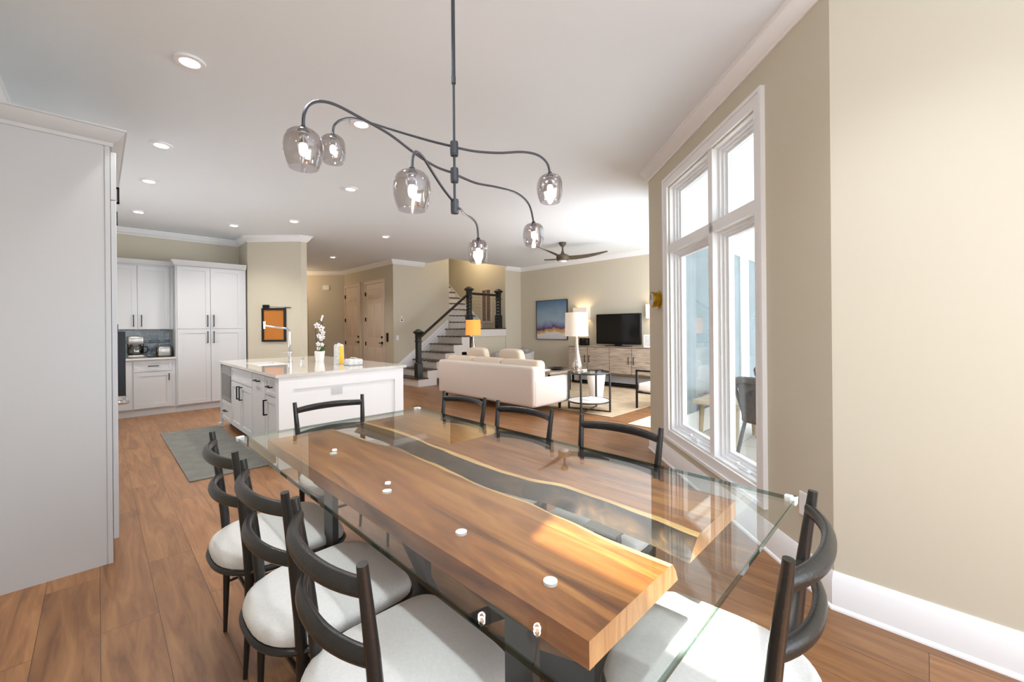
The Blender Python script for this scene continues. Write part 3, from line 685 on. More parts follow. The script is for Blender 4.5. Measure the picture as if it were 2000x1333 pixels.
# paper towel pack, napkin pack
px, py = 2.10, 5.12
pt = thing('paper_towel_pack', (px, py, .915), 'plastic wrapped paper towel roll with a yellow stripe on the island', 'paper towels')
m = MB().lathe([(.001,0),(.056,0),(.06,.02),(.058,.22),(.05,.245),(.02,.25),(.012,.262),(.001,.262)], (px,py,.9155), 24); obj('wrapped_roll', m, M['wrap'], pt)
m = MB(); n = 6; loops = []
for zz in (.01,.06,.12,.18,.225):
    loops.append([(px+math.cos(math.radians(252+10*j))*(.0615 if zz < .2 else .0575), py+math.sin(math.radians(252+10*j))*(.0615 if zz < .2 else .0575), .9155+zz) for j in range(n)])
m.loft(loops, closed=False, caps=False); obj('yellow_label', m, M['yellow'], pt)
m = MB().rbox(2.08, 2.26, 4.80, 4.94, .9155, .99, .02); m.tube([(2.12,4.9,.985),(2.15,4.88,1.005),(2.19,4.86,1.003),(2.22,4.84,.985)], .005, 6)
tag(obj('napkin_pack', m, M['wrap']), 'low plastic wrapped pack of napkins right of the paper towels', 'napkin pack')
tag(obj('kitchen_rug', MB().box(.565, 1.20, 4.62, 7.06, .0005, .010), M['rug'], bevel=.003), 'grey green runner rug on the floor left of the island', 'rug')

# ---------------------------------------------------------------- hall and wall bits
F = ('S', S2); tag(obj('alarm_box', MB().fb(F, 4.70, 4.84, 2.50, 2.64, .001, .03), M['trim'], bevel=.008), 'square white chime box high on the hall end wall', 'alarm')
F = ('Y', 9.28)
tag(obj('thermostat', MB().fb(F, 5.32, 5.42, 1.52, 1.59, .001, .02).fb(F, 5.345, 5.395, 1.54, 1.575, .02, .022, 1), [M['trim'], M['grate']]), 'small white thermostat with grey screen on the stair wall', 'thermostat')
tag(obj('motion_sensor', MB().fb(F, 5.35, 5.385, 1.62, 1.66, .001, .02), M['trim']), 'tiny white sensor just above the thermostat', 'sensor')
tag(obj('light_switch', MB().fb(F, 5.22, 5.29, 1.06, 1.18, .001, .008).fb(F, 5.24, 5.27, 1.09, 1.15, .008, .011), M['trim']), 'white light switch plate below the thermostat', 'light switch')
F = ('X', 5.15); tag(obj('door_keypad', MB().fb(F, 9.53, 9.61, 1.02, 1.24, .001, .02), M['bmetal'], bevel=.006), 'black keypad plate right of the nearer hall door', 'keypad')
F = ('W', WC); tag(obj('power_outlet', MB().fb(F, 2.13, 2.20, .35, .47, .001, .008), M['trim']), 'white wall outlet low between window and corner', 'outlet')
# barometer
bc = Vector(fp(F, 4.29, 1.625, 0)); nx = Vector((-Q, Q, 0)); t1 = Vector((Q, Q, 0))
ba_ = thing('barometer', tuple(bc), 'round brass wall barometer left of the window', 'barometer')
def disc(prof, mm, nm, par):
    m = MB(); m.loft([[tuple(bc+nx*d+t1*r*math.cos(2*PI*j/28)+Vector((0,0,1))*r*math.sin(2*PI*j/28)) for j in range(28)] for r, d in prof]); return obj(nm, m, mm, par)
disc([(.092,.001),(.092,.012),(.078,.016),(.076,.055),(.082,.06),(.082,.075),(.068,.078)], M['brass'], 'brass_case', ba_)
disc([(.066,.076),(.066,.079)], M['dial'], 'dial', ba_)
m = MB(); m.tube([tuple(bc+nx*.081), tuple(bc+nx*.081+Vector((0,0,.05))+t1*.02)], .003, 6); obj('pointer', m, M['bmetal'], ba_)

# ---------------------------------------------------------------- dining table
tb = thing('dining_table', (1.075, 1.45, 0), 'glass topped dining table over two live-edge wood slabs', 'table')
gx0, gx1, gy0, gy1 = .518, 1.632, .306, 2.598
m = MB().box(gx0+.004, gx1-.004, gy0+.004, gy1-.004, .765, .777, 0)
m.box(gx0, gx0+.004, gy0, gy1, .765, .777, 1).box(gx1-.004, gx1, gy0, gy1, .765, .777, 1).box(gx0+.004, gx1-.004, gy0, gy0+.004, .765, .777, 1).box(gx0+.004, gx1-.004, gy1-.004, gy1, .765, .777, 1)
gl = obj('glass_top', m, [M['glass'], M['gedge']], tb, smooth=False)
for x, y, sx, sy in ((gx0,gy1,1,-1),(gx1,gy1,-1,-1),(gx1,gy0,-1,1),(gx0,gy0,1,1)):
    m = MB().rbox(min(x-sx*.005,x+sx*.035), max(x-sx*.005,x+sx*.035), min(y-sy*.005,y+sy*.014), max(y-sy*.005,y+sy*.014), .760, .783, .005)
    m.rbox(min(x-sx*.005,x+sx*.014), max(x-sx*.005,x+sx*.014), min(y-sy*.005,y+sy*.035), max(y-sy*.005,y+sy*.035), .760, .783, .005)
    obj('corner_bumper', m, M['plastic'], gl)
def slab(outer, inner, flip, low):
    # outer/inner edges from near (small y) to far; sapwood strip along the inner live edge
    def fine(e, amp, seed):
        out = []
        for (x0, y0), (x1, y1) in zip(e, e[1:]):
            for k in range(6):
                t = k/6; y = y0+(y1-y0)*t
                tt = t*t*(3-2*t); out.append((x0+(x1-x0)*tt+amp*noise.noise(Vector((y*7+seed, seed, 0))), y))
        out.append(e[-1]); return out
    I = fine(inner, .008, 3.1+low); O = fine(outer, .003 if flip else .0, 9)
    s = -1 if flip else 1      # direction from wood interior to inner edge
    m = MB()
    Isap = [(x - s*(.018+.012*noise.noise(Vector((y*3, 5, 1)))), y) for x, y in I]
    Ilow = [(x + s*(low+.012*noise.noise(Vector((y*6, 1, 7)))), y) for x, y in I]
    z0, z1 = .702, .757
    m.add([(x,y,z1) for x,y in Isap]+[(x,y,z1) for x,y in reversed(O)], [tuple(range(len(Isap)+len(O)))], 0)
    n = len(I)
    m.add([(x,y,z1) for x,y in Isap]+[(x,y,z1-.004) for x,y in I], [(i,i+1,n+i+1,n+i) for i in range(n-1)], 1)
    Imid = [((a[0]+b[0])/2+s*.01*noise.noise(Vector((a[1]*14, 2, 2))), a[1]) for a, b in zip(I, Ilow)]
    m.add([(x,y,z1-.004) for x,y in I]+[(x,y,(z0+z1)/2) for x,y in Imid]+[(x,y,z0) for x,y in Ilow], [(k*n+i,k*n+i+1,(k+1)*n+i+1,(k+1)*n+i) for k in (0,1) for i in range(n-1)], 2)
    k = len(O)
    m.add([(x,y,z1) for x,y in O]+[(x,y,z0) for x,y in O], [(i,i+1,k+i+1,k+i) for i in range(k-1)], 0)
    m.add([(x,y,z0) for x,y in Ilow]+[(x,y,z0) for x,y in reversed(O)], [tuple(range(n+k))], 0)
    for e in (0, -1):
        m.add([(*O[e],z1),(*Isap[e],z1),(*I[e],z1-.004),(*Imid[e],(z0+z1)/2),(*Ilow[e],z0),(*O[e],z0)], [(0,1,2,3,4,5)], 3)
    return m
s1 = obj('wood_slab', slab([(.650,.452),(.646,1.2),(.642,1.9),(.640,2.50)], [(1.012,.452),(1.008,.62),(1.022,.805),(1.035,.99),(1.022,1.205),(1.046,1.53),(1.046,1.83),(1.015,2.2),(.992,2.46),(.985,2.50)], False, .03), [M['slab'], M['sap'], M['bark'], M['endg']], tb)
s2 = obj('wood_slab', slab([(1.524,.46),(1.528,.9),(1.545,1.25),(1.53,1.33),(1.498,1.45),(1.515,1.7),(1.535,2.0),(1.56,2.3),(1.59,2.54)], [(1.192,.46),(1.208,.62),(1.222,.80),(1.220,.96),(1.182,1.12),(1.165,1.30),(1.170,1.5),(1.184,1.70),(1.208,2.0),(1.205,2.2),(1.188,2.54)], True, .055), [M['slab'], M['sap'], M['bark'], M['endg']], tb)
for x, y in ((.783,1.983),(.736,1.382),(.736,.95),(.736,.618)):
    obj('glass_standoff', MB().lathe([(.001,0),(.0165,0),(.0165,.0072),(.001,.0072)], (x,y,.7572), 20), M['paper'], tb)
for x, y in ((.695,.672),(.695,1.79),(1.17,.74),(1.19,1.85)):
    obj('leg', MB().box(x-.012, x+.012, y-.045, y+.045, .005, .701), M['steelpaint'], tb)
    obj('mounting_plate', MB().box(x-.05, x+.05, y-.06, y+.06, .694, .7015), M['steelpaint'], tb)
for i, ((xa, ya), (xb, yb)) in enumerate((((1.34,.82),(.90,2.03)),((.80,.82),(1.24,2.03)))):
    dv = Vector((xb-xa, yb-ya, 0)).normalized(); nv = Vector((-dv.y, dv.x, 0))*.06
    a, b = Vector((xa,ya,0)), Vector((xb,yb,0)); z0, z1 = .0005, .012+.001*i
    obj('floor_plate', MB().hexa([tuple(p+Vector((0,0,z))) for z in (z0,z1) for p in (a-nv,b-nv,b+nv,a+nv)]), M['steelpaint'], tb)
for y0, y1, x in ((1.90,1.02,.925),(.62,1.50,.955)):
    d = .035 if y1 > y0 else -.035
    m = MB().hexa([(x-.012,y0,.66),(x-.012,y1,.013),(x+.012,y1,.013),(x+.012,y0,.66),(x-.012,y0+d,.70),(x-.012,y1+d*2.4,.013),(x+.012,y1+d*2.4,.013),(x+.012,y0+d,.70)])
    obj('diagonal_brace', m, M['steelpaint'], tb)

# ---------------------------------------------------------------- dining chairs
def make_chair(loc, rz, label, group):
    t = thing('dining_chair', loc, label, 'chair', group, rz)
    def outline(s, n=44, dx=0):
        L = []
        for j in range(n):
            a = 2*PI*j/n; c_, s_ = math.cos(a), math.sin(a)
            e = 2/6.5 if c_ > 0 else 2/2.5
            L.append((math.copysign(abs(c_)**e, c_)*(.235+s) + dx, math.copysign(abs(s_)**(2/5.0 if c_ > 0 else 2/2.5), s_)*(.232+s)*(1+.03*(c_ if c_ > 0 else 0))))
        return L
    loops = [[(x,y,z) for x, y in outline(s)] for s, z in ((-.012,.422),(0,.430),(.003,.445),(-.002,.460),(-.016,.470),(-.05,.476),(-.12,.480),(-.2,.481))]
    obj('seat', MB().loft(loops), M['seat'], t, world=False)
    ring = [(x,y,.417) for x, y in outline(.002)]; ring.append(ring[0]); ring.append(ring[1])
    obj('seat_frame', MB().tube(ring, .0105, 8), M['black'], t, world=False)
    for s in (-1, 1):
        obj('back_post', MB().tube([(-.158,s*.178,0),(-.150,s*.190,.2),(-.145,s*.197,.40),(-.152,s*.201,.52),(-.170,s*.208,.70),(-.190,s*.216,.86),(-.194,s*.218,.895)], [.008,.0125,.0165,.0175,.0155,.0125,.0115], 12), M['black'], t, world=False)
        obj('leg', MB().tube([(.212,s*.185,0),(.205,s*.192,.2),(.195,s*.200,.415)], [.008,.0125,.016], 12), M['black'], t, world=False)
        obj('stretcher', MB().tube([(-.151,s*.190,.215),(.204,s*.192,.235)], .0085, 8), M['black'], t, world=False)
        obj('stretcher', MB().tube([(-.146,s*.196,.375),(.197,s*.198,.375)], .009, 8), M['black'], t, world=False)
    obj('stretcher', MB().tube([(-.148,-.193,.34),(-.148,.193,.34)], .008, 8), M['black'], t, world=False)
    obj('stretcher', MB().tube([(.2,-.194,.33),(.2,.194,.33)], .008, 8), M['black'], t, world=False)
    for z, xp, wy in ((.842,-.186,.212),(.690,-.168,.205)):
        pts = []; rs = []
        for k in range(19):
            u = k/9-1; pts.append((xp-.055*(1-abs(u)**2.3), u*wy, z+.004*math.cos(u*PI/2))); rs.append(.0195+.003*math.cos(u*PI/2))
        obj('back_rail', MB().tube(pts, rs, 14, flat=1.55, up=(.25,0,1)), M['black'], t, world=False)
    return t
G = 'black framed chairs with pale seats around the glass table'
ch = make_chair((.553,2.05,0), 0, 'farthest of the three dining chairs along the left side of the table', G)
dup(ch, (.556,1.49,0), math.radians(1), 'middle dining chair on the left side of the glass table')
dup(ch, (.560,.985,0), math.radians(-2), 'nearest dining chair at bottom left, its curved back in the foreground')
dup(ch, (1.582,2.25,0), math.radians(181), 'dining chair on the far side nearest the sofa left end')
dup(ch, (1.580,1.685,0), math.radians(180), 'middle dining chair on the window side of the table')
dup(ch, (1.588,1.062,0), math.radians(179), 'dining chair on the window side closest to the window')
dup(ch, (1.080,2.585,0), math.radians(-90), 'dining chair at the head of the table in front of the island')
dup(ch, (1.150,.400,0), math.radians(94), 'dining chair at the near right end, seat partly under the glass')

# ---------------------------------------------------------------- pendant light
pd = thing('chandelier', (1.088,1.429,H), 'dark metal six arm pendant with smoky glass shades', 'chandelier')
hx, hy = 1.0877, 1.4292
m = MB().tube([(hx,hy,1.865),(hx,hy,3.03)], .0055, 10); m.tube([(hx,hy,2.42),(hx,hy,3.03)], .0085, 10); m.tube([(hx,hy,2.40),(hx,hy,2.43)], .0095, 10)
obj('rod', m, M['gun'], pd)
obj('canopy', MB().lathe([(.001,0),(.02,0),(.06,.02),(.065,.03),(.001,.03)], (hx,hy,3.02), 24), M['gun'], pd)
hub = []
for z in (2.120,2.006,1.872): hub.append(obj('hub', MB().lathe([(.001,-.030),(.0165,-.030),(.0165,-.024),(.0175,-.023),(.0175,.023),(.0165,.024),(.0165,.030),(.001,.030)], (hx,hy,z), 20), M['gun'], pd))
ARMS = [
 [(1.079,1.438,2.019),(1.003,1.449,2.028),(.908,1.454,2.056),(.793,1.449,2.095),(.669,1.442,2.115),(.583,1.432,2.122),(.53,1.427,2.112),(.495,1.422,2.086),(.472,1.405,2.042),(.469,1.406,1.998)],
 [(1.096,1.421,2.006),(1.226,1.449,2.011),(1.369,1.466,2.03),(1.522,1.477,2.037),(1.63,1.494,2.005),(1.692,1.518,1.927)],
 [(1.077,1.44,2.133),(1.028,1.522,2.166),(.951,1.646,2.222),(.871,1.775,2.283),(.832,1.836,2.31),(.798,1.889,2.311),(.777,1.924,2.29),(.772,1.929,2.25)],
 [(1.097,1.42,2.124),(1.164,1.373,2.114),(1.246,1.315,2.114),(1.329,1.255,2.124),(1.385,1.215,2.115),(1.421,1.192,2.084),(1.432,1.184,2.039)],
 [(1.085,1.433,1.892),(.989,1.376,1.914),(.889,1.303,1.934),(.807,1.236,1.944),(.756,1.202,1.94),(.726,1.175,1.905),(.706,1.147,1.856)],
 [(1.103,1.414,1.863),(1.18,1.476,1.865),(1.278,1.539,1.874),(1.358,1.602,1.866),(1.445,1.695,1.83)]]
def spline(P, n=6):
    P = [Vector(p) for p in P]; P = [P[0]*2-P[1]]+P+[P[-1]*2-P[-2]]; out = []
    for i in range(1, len(P)-2):
        for k in range(n):
            t = k/n; a, b, c_, d = P[i-1], P[i], P[i+1], P[i+2]
            out.append(.5*((2*b)+(c_-a)*t+(2*a-5*b+4*c_-d)*t*t+(3*b-a-3*c_+d)*t**3))
    out.append(P[-2]); return out
for i, A in enumerate(ARMS):
    A = [(hx,hy,A[0][2])]+A; e = Vector(A[-1]); A.append((e.x, e.y, e.z-.008))
    arm = obj('arm', MB().tube(spline(A), .0052, 8), M['gun'], pd)
    ex, ey, ez = A[-1]
    R = .059
    # glass shade: closed shoulder, widest above the middle, open mouth below, one dimple
    pr = [(.004,0),(.02,-.001),(.038,-.006),(.050,-.018),(.0575,-.038),(.0595,-.058),(.058,-.08),(.053,-.10),(.046,-.118),(.043,-.124)]
    m = MB(); n = 32; loops = []
    for r, z in pr:
        L = []
        for j in range(n):
            a = 2*PI*j/n; rr = r
            for da, dz, am in ((-2.3+i,-.055,.010),(.4+i,-.05,.009),(2.2+i,-.06,.008)):
                dd = ((((a-da+PI) % (2*PI))-PI)*.055)**2+(z-dz)**2; rr -= am*math.exp(-dd/.0006) if r > .03 else 0
            L.append((ex+rr*math.cos(a), ey+rr*math.sin(a), ez+z))
        loops.append(L)
    m.loft(loops, caps=False); sh = obj('glass_shade', m, M['smoke'], pd)
    light('pendant_bulb', 'POINT', (ex,ey,ez-.07), 2.2, (1,.92,.84), shadow_soft_size=.02)
    obj('socket', MB().lathe([(.001,.012),(.009,.010),(.011,.002),(.0105,-.002),(.017,-.004),(.017,-.012),(.0125,-.014),(.0125,-.046),(.001,-.046)], (ex,ey,ez), 16), M['socket'], pd)
    obj('bulb', MB().lathe([(.001,-.044),(.009,-.046),(.0125,-.054),(.0135,-.066),(.0115,-.078),(.006,-.084),(.001,-.086)], (ex,ey,ez), 16), M['bulb'], pd)

# ---------------------------------------------------------------- ceiling fan
fx_, fy_ = 6.62, 5.16
cfn = thing('ceiling_fan', (fx_,fy_,H), 'weathered wood three blade ceiling fan over the living room', 'ceiling fan')
obj('canopy', MB().lathe([(.001,0),(.075,0),(.078,-.012),(.06,-.05),(.03,-.085),(.001,-.085)], (fx_,fy_,H-.001), 20), M['fan'], cfn)
obj('downrod', MB().lathe([(.018,-.08),(.018,-.16),(.03,-.20),(.05,-.245),(.001,-.245)], (fx_,fy_,H), 16), M['fan'], cfn)
obj('motor_housing', MB().lathe([(.001,-.24),(.09,-.245),(.13,-.27),(.13,-.33),(.11,-.365),(.10,-.37),(.001,-.37)], (fx_,fy_,H), 24), M['fan'], cfn)
obj('light_lens', MB().lathe([(.095,-.368),(.08,-.385),(.04,-.397),(.001,-.40)], (fx_,fy_,H), 20), M['paper'], cfn)
for k, ang in enumerate((65,-55,185)):
    a = math.radians(ang); d = Vector((math.cos(a), math.sin(a), 0)); nn = Vector((-d.y, d.x, 0)); loops = []
    for s in range(9):
        u = s/8; c0 = Vector((fx_,fy_,H-.31))+d*(.08+.80*u)+Vector((0,0,.10*u**1.5))+nn*(.07*math.sin(u*PI)); wd = .085*(1-u**3)*(.75+.5*math.sin(min(1,u*1.6)*PI/2)*.6)+.008
        tl = -Vector((0,0,1))*.03*(1-u*.6)
        loops.append([tuple(c0-nn*wd-tl), tuple(c0-nn*wd*.2+Vector((0,0,.010))), tuple(c0+nn*wd+tl), tuple(c0-Vector((0,0,.006)))])
    obj('fan_blade', MB().loft(loops), M['fan'], cfn)

# ---------------------------------------------------------------- living room
tag(obj('living_rug', MB().box(5.36, 8.05, 3.30, 7.0, .0005, .012), M['rugl'], bevel=.004), 'large cream patterned rug in the living room', 'rug')
tag(obj('door_mat', MB().box(5.15, 6.9, 2.31, 2.92, .0005, .012), M['mat2'], bevel=.004), 'smaller pale mat just left of the angled wall end', 'rug')
so = thing('sofa', (5.1,5.4,0), 'ivory three seat sofa seen from behind', 'sofa')
obj('sofa_back', MB().rbox(4.63, 4.83, 4.20, 6.66, .12, .745, .05), M['sofa'], so)
obj('seat_base', MB().rbox(4.80, 5.50, 4.30, 6.56, .12, .32, .03), M['sofa'], so)
obj('arm', MB().rbox(4.66, 5.52, 4.19, 4.32, .12, .56, .045), M['sofa'], so)
obj('arm', MB().rbox(4.66, 5.52, 6.54, 6.68, .12, .56, .045), M['sofa'], so)
for k in range(3):
    y0 = 4.33+k*.742
    obj('seat_cushion', MB().rbox(4.9, 5.5, y0+.004, y0+.738, .32, .45, .05), M['cush'], so)
    ex_ = -.12 if k == 0 else 0
    obj('back_cushion', MB().rbox(4.76, 4.98, y0+.006+ex_, y0+.736, .40, .83, .07), M['cush'], so)
for x, y in ((4.72,4.3),(4.72,5.5),(4.72,6.5),(5.4,4.3),(5.4,6.5)):
    obj('foot', MB().lathe([(.02,0),(.028,.112)], (x,y,.0 if x<5 else .0125), 12, caps=True), M['rail'], so)
for i, (y, l) in enumerate(((5.98,'left cream throw pillow on the sofa, near the orange lamp'),(5.08,'right cream throw pillow on the sofa, in front of the grey armchair'))):
    tag(obj('throw_pillow', MB().pillow((5.09,y,.73), (.08,.27,.25), e=.36, n=16, rot=Matrix.Rotation(math.radians(-12),3,'Y')), M['cush']), l, 'pillow', 'throw pillows on the sofa')
# round side table
tx, ty = 5.56, 3.83
sd = thing('side_table', (tx,ty,0), 'round two tier metal side table with glass top beside the sofa', 'side table')
def ringy(r, z, th=.012, n=36): return [(tx+r*math.cos(2*PI*j/n), ty+r*math.sin(2*PI*j/n), z) for j in range(n+2)]
obj('top_ring', MB().tube(ringy(.33,.62), .013, 8), M['steelpaint'], sd)
obj('glass_top', MB().lathe([(.001,.612),(.322,.612),(.322,.622),(.001,.622)], (tx,ty,0), 36), M['glass'], sd)
obj('lower_ring', MB().tube(ringy(.33,.17), .013, 8), M['steelpaint'], sd)
obj('lower_shelf', MB().lathe([(.001,.162),(.322,.162),(.322,.176),(.001,.176)], (tx,ty,0), 36), M['ceramic'], sd)
for k in range(4):
    a = PI/4*0+PI/2*k+.25; obj('leg', MB().box(tx+.345*math.cos(a)-.012, tx+.345*math.cos(a)+.012, ty+.345*math.sin(a)-.012, ty+.345*math.sin(a)+.012, .013, .62), M['steelpaint'], sd)
for k in range(2):
    a = PI/2*k+.25; d = Vector((math.cos(a),math.sin(a),0))*.345
    obj('floor_bar', MB().tube([(tx-d.x,ty-d.y,.024+.001*k),(tx+d.x,ty+d.y,.024+.001*k)], .011, 6), M['steelpaint'], sd)
lx, ly = 5.53, 4.04
tl = thing('table_lamp', (lx,ly,.623), 'mercury glass table lamp with large cream drum shade', 'lamp')
obj('lamp_base', MB().lathe([(.001,0),(.075,0),(.08,.012),(.06,.03),(.082,.06),(.086,.10),(.062,.20),(.036,.34),(.022,.46),(.018,.54),(.012,.60),(.001,.60)], (lx,ly,.6235), 24), M['merc'], tl)
obj('lamp_shade', MB().lathe([(.19,.50),(.186,.505),(.176,.88),(.18,.885),(.19,.50)], (lx,ly,.6985), 36), M['shade'], tl)
light('table_lamp_bulb', 'POINT', (lx,ly,1.36), 3, (1,.8,.58), shadow_soft_size=.05)
tag(obj('remote_control', MB().rbox(5.74,5.88,3.76,3.83,.6235,.645,.008), M['gloss']), 'black remote on the round glass side table', 'remote')
tag(obj('candle_dish', MB().rbox(5.62,5.74,3.98,4.06,.6235,.645,.008), M['ceramic']), 'small white dish at the foot of the cream lamp', 'dish')
tag(obj('magazine', MB().rbox(5.50,5.82,3.74,3.98,.1765,.19,.004), M['paper']), 'white magazines on the lower shelf of the round table', 'magazine')
tag(obj('floor_vase', MB().lathe([(.001,0),(.10,0),(.105,.01),(.17,.52),(.165,.53),(.15,.52),(.001,.49)], (6.25,4.15,.0125), 28), M['ceramic']), 'tapered cream planter on the rug behind the round table', 'planter')
# coffee table
ct = thing('coffee_table', (6.75,5.75,.012), 'low wooden coffee table behind the sofa arm', 'coffee table')
obj('tabletop', MB().box(6.35,7.15,5.3,6.4,.40,.44), M['conw'], ct)
for x in (6.4,7.06):
    for y in (5.35,6.31): obj('leg', MB().box(x,x+.04,y,y+.04,.0125,.40), M['bmetal'], ct)
tag(obj('bowl', MB().lathe([(.001,0),(.06,0),(.20,.045),(.21,.05),(.19,.048),(.06,.012),(.001,.01)], (6.9,5.55,.4405), 28), M['gloss']), 'wide shallow black bowl on the coffee table', 'bowl')
tag(obj('book', MB().rbox(6.5,6.72,5.58,5.78,.4405,.465,.004), M['paper']), 'white book on the coffee table left of the black bowl', 'book')
# console
cs = thing('media_console', (8.35,4.8,0), 'washed wood media console with black pulls under the television', 'cabinet')
obj('console_body', MB().box(8.17,8.60,3.30,6.21,.29,.90), M['conw'], cs)
F = ('X', 8.17)
obj('face_frame', MB().fb(F, 3.33, 6.20, .295, .885, .0005, .003), M['fan'], cs)  # dark backing that paints the shade in the gaps between doors
for a0, a1, hs in ((5.66,6.19,-1),(5.07,5.64,1),(4.52,5.05,-1),(3.93,4.50,1),(3.34,3.91,-1)):
    d = obj('cabinet_door', MB().fb(F, a0-.002, a1+.002, .305, .87, .0031, .018), M['conw'], cs)
    ha = a0+.05 if hs < 0 else a1-.05
    obj('handle', pull(F, ha, .60, .16, base=.018), M['rail'], d)
m = MB()
for y in (3.35, 6.10): m.box(8.2,8.24,y,y+.04,.0125,.29).box(8.5,8.54,y,y+.04,.0,.29)
m.box(8.2,8.24,3.35,6.14,.0125,.05).box(8.5,8.54,3.35,6.14,.0,.04)
obj('sled_base', m, M['bmetal'], cs)
tv = thing('television', (8.33,4.93,.90), 'black flat screen television on the media console', 'television')
obj('screen_frame', MB().rbox(8.30,8.37,4.37,5.50,.945,1.64,.015), M['bmetal'], tv)
obj('screen', MB().box(8.296,8.301,4.40,5.47,1.0,1.61), M['gloss'], tv)
obj('stand', MB().rbox(8.22,8.46,4.65,5.22,.9005,.918,.008).box(8.32,8.36,4.85,5.02,.918,.95), M['gloss'], tv)
tag(obj('speaker_box', MB().rbox(8.25,8.36,5.72,5.96,.9005,1.08,.01), M['gloss']), 'small black box on the console left of the television', 'speaker')
pf = thing('picture_frame', (8.3,4.17,.9), 'white framed floral print leaning on the console right end', 'picture frame')
obj('frame', MB().box(8.24,8.255,4.03,4.27,.9005,1.17), M['trim'], pf)
obj('print', MB().box(8.2385,8.2405,4.055,4.245,.93,1.145), M['wrap'], pf)
pt_ = thing('painting', (8.6,7.1,1.02), 'abstract sea painting in a thin frame on the far wall', 'painting')
obj('canvas', MB().box(8.585,8.60,6.575,7.615,1.03,2.06), M['paint'], pt_)
m = MB()
for a0, a1, b0, b1 in ((6.56,6.575,1.015,2.075),(7.615,7.63,1.015,2.075),(6.575,7.615,1.015,1.03),(6.575,7.615,2.06,2.075)): m.box(8.575,8.618,a0,a1,b0,b1)
obj('frame', m, M['steelpaint'], pt_)
def sconce(yc, label):
    t = thing('sconce', (8.6,yc,1.52), label, 'wall light', 'box sconces beside the television')
    m = MB()
    for x0, x1, y0, y1 in ((8.44,8.45,yc-.2,yc+.2),(8.45,8.618,yc-.2,yc-.19),(8.45,8.618,yc+.19,yc+.2)): m.box(x0,x1,y0,y1,1.52,1.83)
    obj('sconce_shade', m, M['shade'], t); obj('back_plate', MB().box(8.60,8.619,yc-.05,yc+.05,1.6,1.72), M['chrome'], t)
    light('sconce_bulb', 'POINT', (8.53,yc,1.70), 3, (1,.72,.42), shadow_soft_size=.03)
sconce(6.07, 'lit box wall sconce between the painting and the television')
sconce(4.12, 'box wall sconce at the right, half hidden by the barometer wall')
# grey armchair (barrel)
ac = thing('grey_armchair', (7.12,7.12,.0125), 'grey barrel armchair behind the sofa', 'armchair')
loops = []
cx_, cy_ = 7.12, 7.12
for zi, (z, k) in enumerate(((.16,.9),(.4,.98),(.7,1.02),(.84,1.03))):
    L = []
    n = 25
    for j in range(n):
        a = math.radians(-110+220*j/(n-1)); drop = .12*abs(j/(n-1)-.5)*2
        L.append((cx_+.46*k*math.cos(a), cy_+.56*k*math.sin(a), z-(drop if zi > 1 else 0)))
    for j in reversed(range(n)):
        a = math.radians(-110+220*j/(n-1)); drop = .12*abs(j/(n-1)-.5)*2
        L.append((cx_+.36*k*math.cos(a), cy_+.45*k*math.sin(a), z-(drop if zi > 1 else 0)))
    loops.append(L)
obj('barrel_back', MB().loft(loops), M['greyf'], ac, bevel=.02)
obj('seat_cushion', MB().pillow((7.05,7.12,.36), (.36,.42,.10), e=.5), M['greyf'], ac)
obj('back_cushion', MB().pillow((7.39,7.12,.62), (.09,.36,.2), e=.5), M['greyf'], ac)
for x, y in ((6.87,6.8),(6.87,7.45),(7.37,6.8),(7.37,7.45)): obj('foot', MB().cyl((x,y,.0125),(x,y,.2), .018), M['rail'], ac)
# end table with orange lamp
et = thing('end_table', (6.05,7.3,0), 'small round end table under the orange lamp', 'side table')
obj('tabletop', MB().lathe([(.001,.70),(.27,.70),(.27,.725),(.001,.725)], (6.05,7.3,0), 28), M['tread'], et)
obj('pedestal', MB().lathe([(.16,.001),(.16,.02),(.03,.04),(.03,.70)], (6.05,7.3,0), 20, caps=True), M['tread'], et)
ol = thing('table_lamp', (6.09,7.35,.725), 'table lamp with glowing orange shade in front of the stairs', 'lamp')
obj('lamp_base', MB().lathe([(.001,0),(.09,0),(.09,.03),(.05,.04),(.062,.08),(.066,.12),(.045,.22),(.02,.36),(.012,.46),(.001,.46)], (6.09,7.35,.7255), 24), M['merc'], ol)
obj('lamp_shade', MB().lathe([(.175,.46),(.172,.465),(.165,.80),(.169,.805),(.175,.46)], (6.09,7.35,.7255), 32), M['shadeo'], ol)
tag(obj('photo_frame', MB().box(6.12,6.135,7.06,7.2,.7255,.85), mat('blue photo', (30,92,130), .3)), 'small blue photo frame beside the orange lamp', 'picture frame')
tag(obj('green_bowl', MB().lathe([(.001,0),(.05,0),(.09,.05),(.085,.05),(.001,.01)], (5.93,7.14,.7255), 20), M['stem']), 'little dark green bowl right of the orange lamp', 'bowl')
# black metal armchair at the right
am = thing('metal_armchair', (6.55,3.1,.0125), 'black metal framed armchair with pale seat, cut by the wall', 'armchair')
m = MB()
for x in (6.24, 6.86):
    for y in (2.75, 3.36): m.box(x-.014,x+.014,y-.014,y+.014,.0125,.64 if y > 3 else .80)
    m.box(x-.014,x+.014,2.75,3.36,.612,.64).box(x-.012,x+.012,2.75,3.36,.26,.285)
m.box(6.24,6.86,2.736,2.764,.76,.80).box(6.24,6.86,3.348,3.372,.26,.285)
obj('chair_frame', m, M['bmetal'], am)
obj('seat', MB().rbox(6.25,6.85,2.77,3.35,.287,.42,.03), M['sofa'], am)
obj('backrest', MB().rbox(6.26,6.84,2.765,2.86,.42,.80,.03), M['sofa'], am)

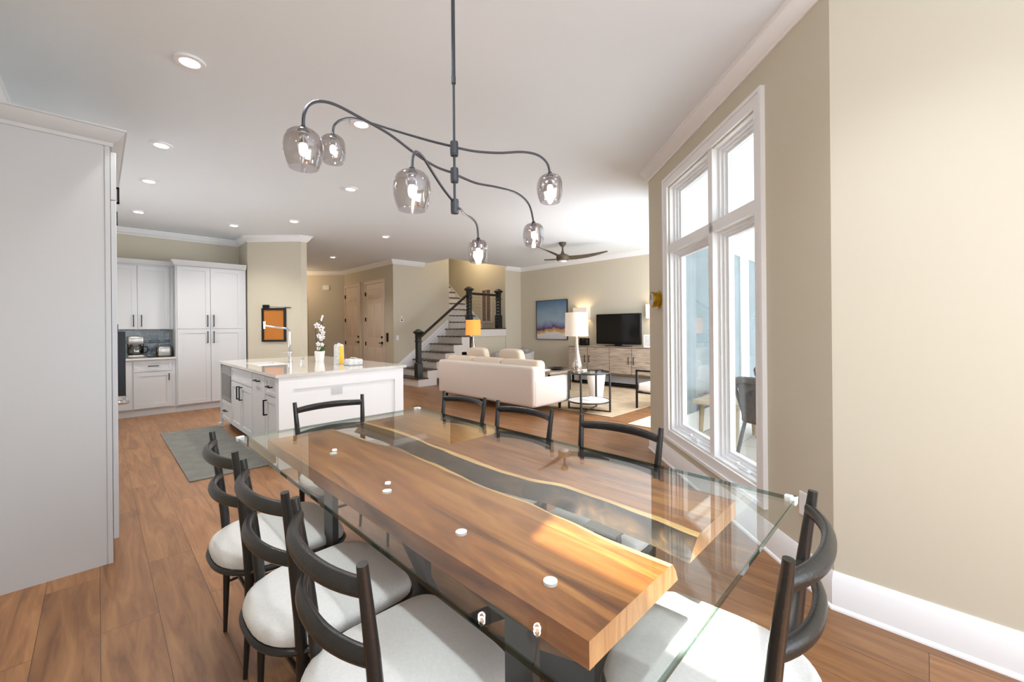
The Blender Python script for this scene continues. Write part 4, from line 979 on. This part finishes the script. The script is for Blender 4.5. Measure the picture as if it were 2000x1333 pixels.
# ---------------------------------------------------------------- porch furniture
px_, py_ = 5.30, 1.55
st_ = thing('porch_bench', (px_,py_,.004), 'pale wood side table on the porch, seen through the left pane', 'table')
obj('tabletop', MB().box(4.95,5.75,1.45,1.95,.44,.48), M['teak'], st_)
for x, y in ((4.99,1.5),(5.69,1.5),(4.99,1.88),(5.69,1.88)):
    obj('leg', MB().tube([(x,y,.0045),(x+(.06 if x<5.3 else -.06),y,.44)], [.022,.032], 8), M['teak'], st_)
def porch_chair(loc, rz, label):
    t = thing('porch_chair', loc, label, 'chair', 'woven porch chairs', rz)
    L = []
    for s in (-1, 1):
        obj('leg', MB().tube([(.24,s*.24,0),(.20,s*.23,.36)], .018, 8), M['rope'], t, world=False)
        obj('leg', MB().tube([(-.30,s*.24,0),(-.16,s*.25,.38),(-.30,s*.27,.78)], .018, 8), M['rope'], t, world=False)
    obj('seat', MB().rbox(-.22,.26,-.26,.26,.36,.44,.03), M['rope'], t, world=False)
    pts = [(.20,-.30,.60),(0,-.31,.66),(-.20,-.30,.74),(-.32,-.2,.80),(-.36,0,.82),(-.32,.2,.80),(-.20,.30,.74),(0,.31,.66),(.20,.30,.60)]
    obj('arm_rail', MB().tube(spline(pts), .032, 10), M['rope'], t, world=False)
    loops = [[(x*k+(-.0), y*k, z) for x, y, z in [(p[0], p[1], z_(p)) for p in pts[2:7]]] for k, z_ in ((1,lambda p:p[2]),(.9,lambda p:.42))]
    m = MB(); a, b = loops; vs = a+b; n = 5
    m.add(vs, [(i,i+1,n+i+1,n+i) for i in range(n-1)]); o = obj('woven_back', m, M['rope'], t, world=False)
    sm = o.modifiers.new('thick', 'SOLIDIFY'); sm.thickness = .02
    return t
pc = porch_chair((4.72,1.02,.004), math.radians(-25), 'dark woven porch chair in the right pane, nearest the glass')
dup(pc, (5.75,1.10,.004), math.radians(-100), 'dark woven porch chair behind, its back edge in the left pane')
dup(pc, (5.75,.35,.004), math.radians(170), 'dark woven porch chair at the far right edge of the pane')
pt2 = thing('porch_table', (5.25,.72,.004), 'teak topped porch table behind the nearest woven chair', 'table')
obj('tabletop', MB().box(5.0,5.6,.45,1.1,.66,.70), M['teak'], pt2)
for x, y in ((5.05,.5),(5.55,.5),(5.05,1.05),(5.55,1.05)): obj('leg', MB().box(x-.02,x+.02,y-.02,y+.02,.0045,.66), M['teak'], pt2)
light('stair_warm', 'POINT', (7.4, 9.2, 3.6), 18, (1,.78,.5), shadow_soft_size=.1)
light('hall_warm', 'POINT', (3.6, 12.6, 2.7), 10, (1,.7,.42), shadow_soft_size=.1)
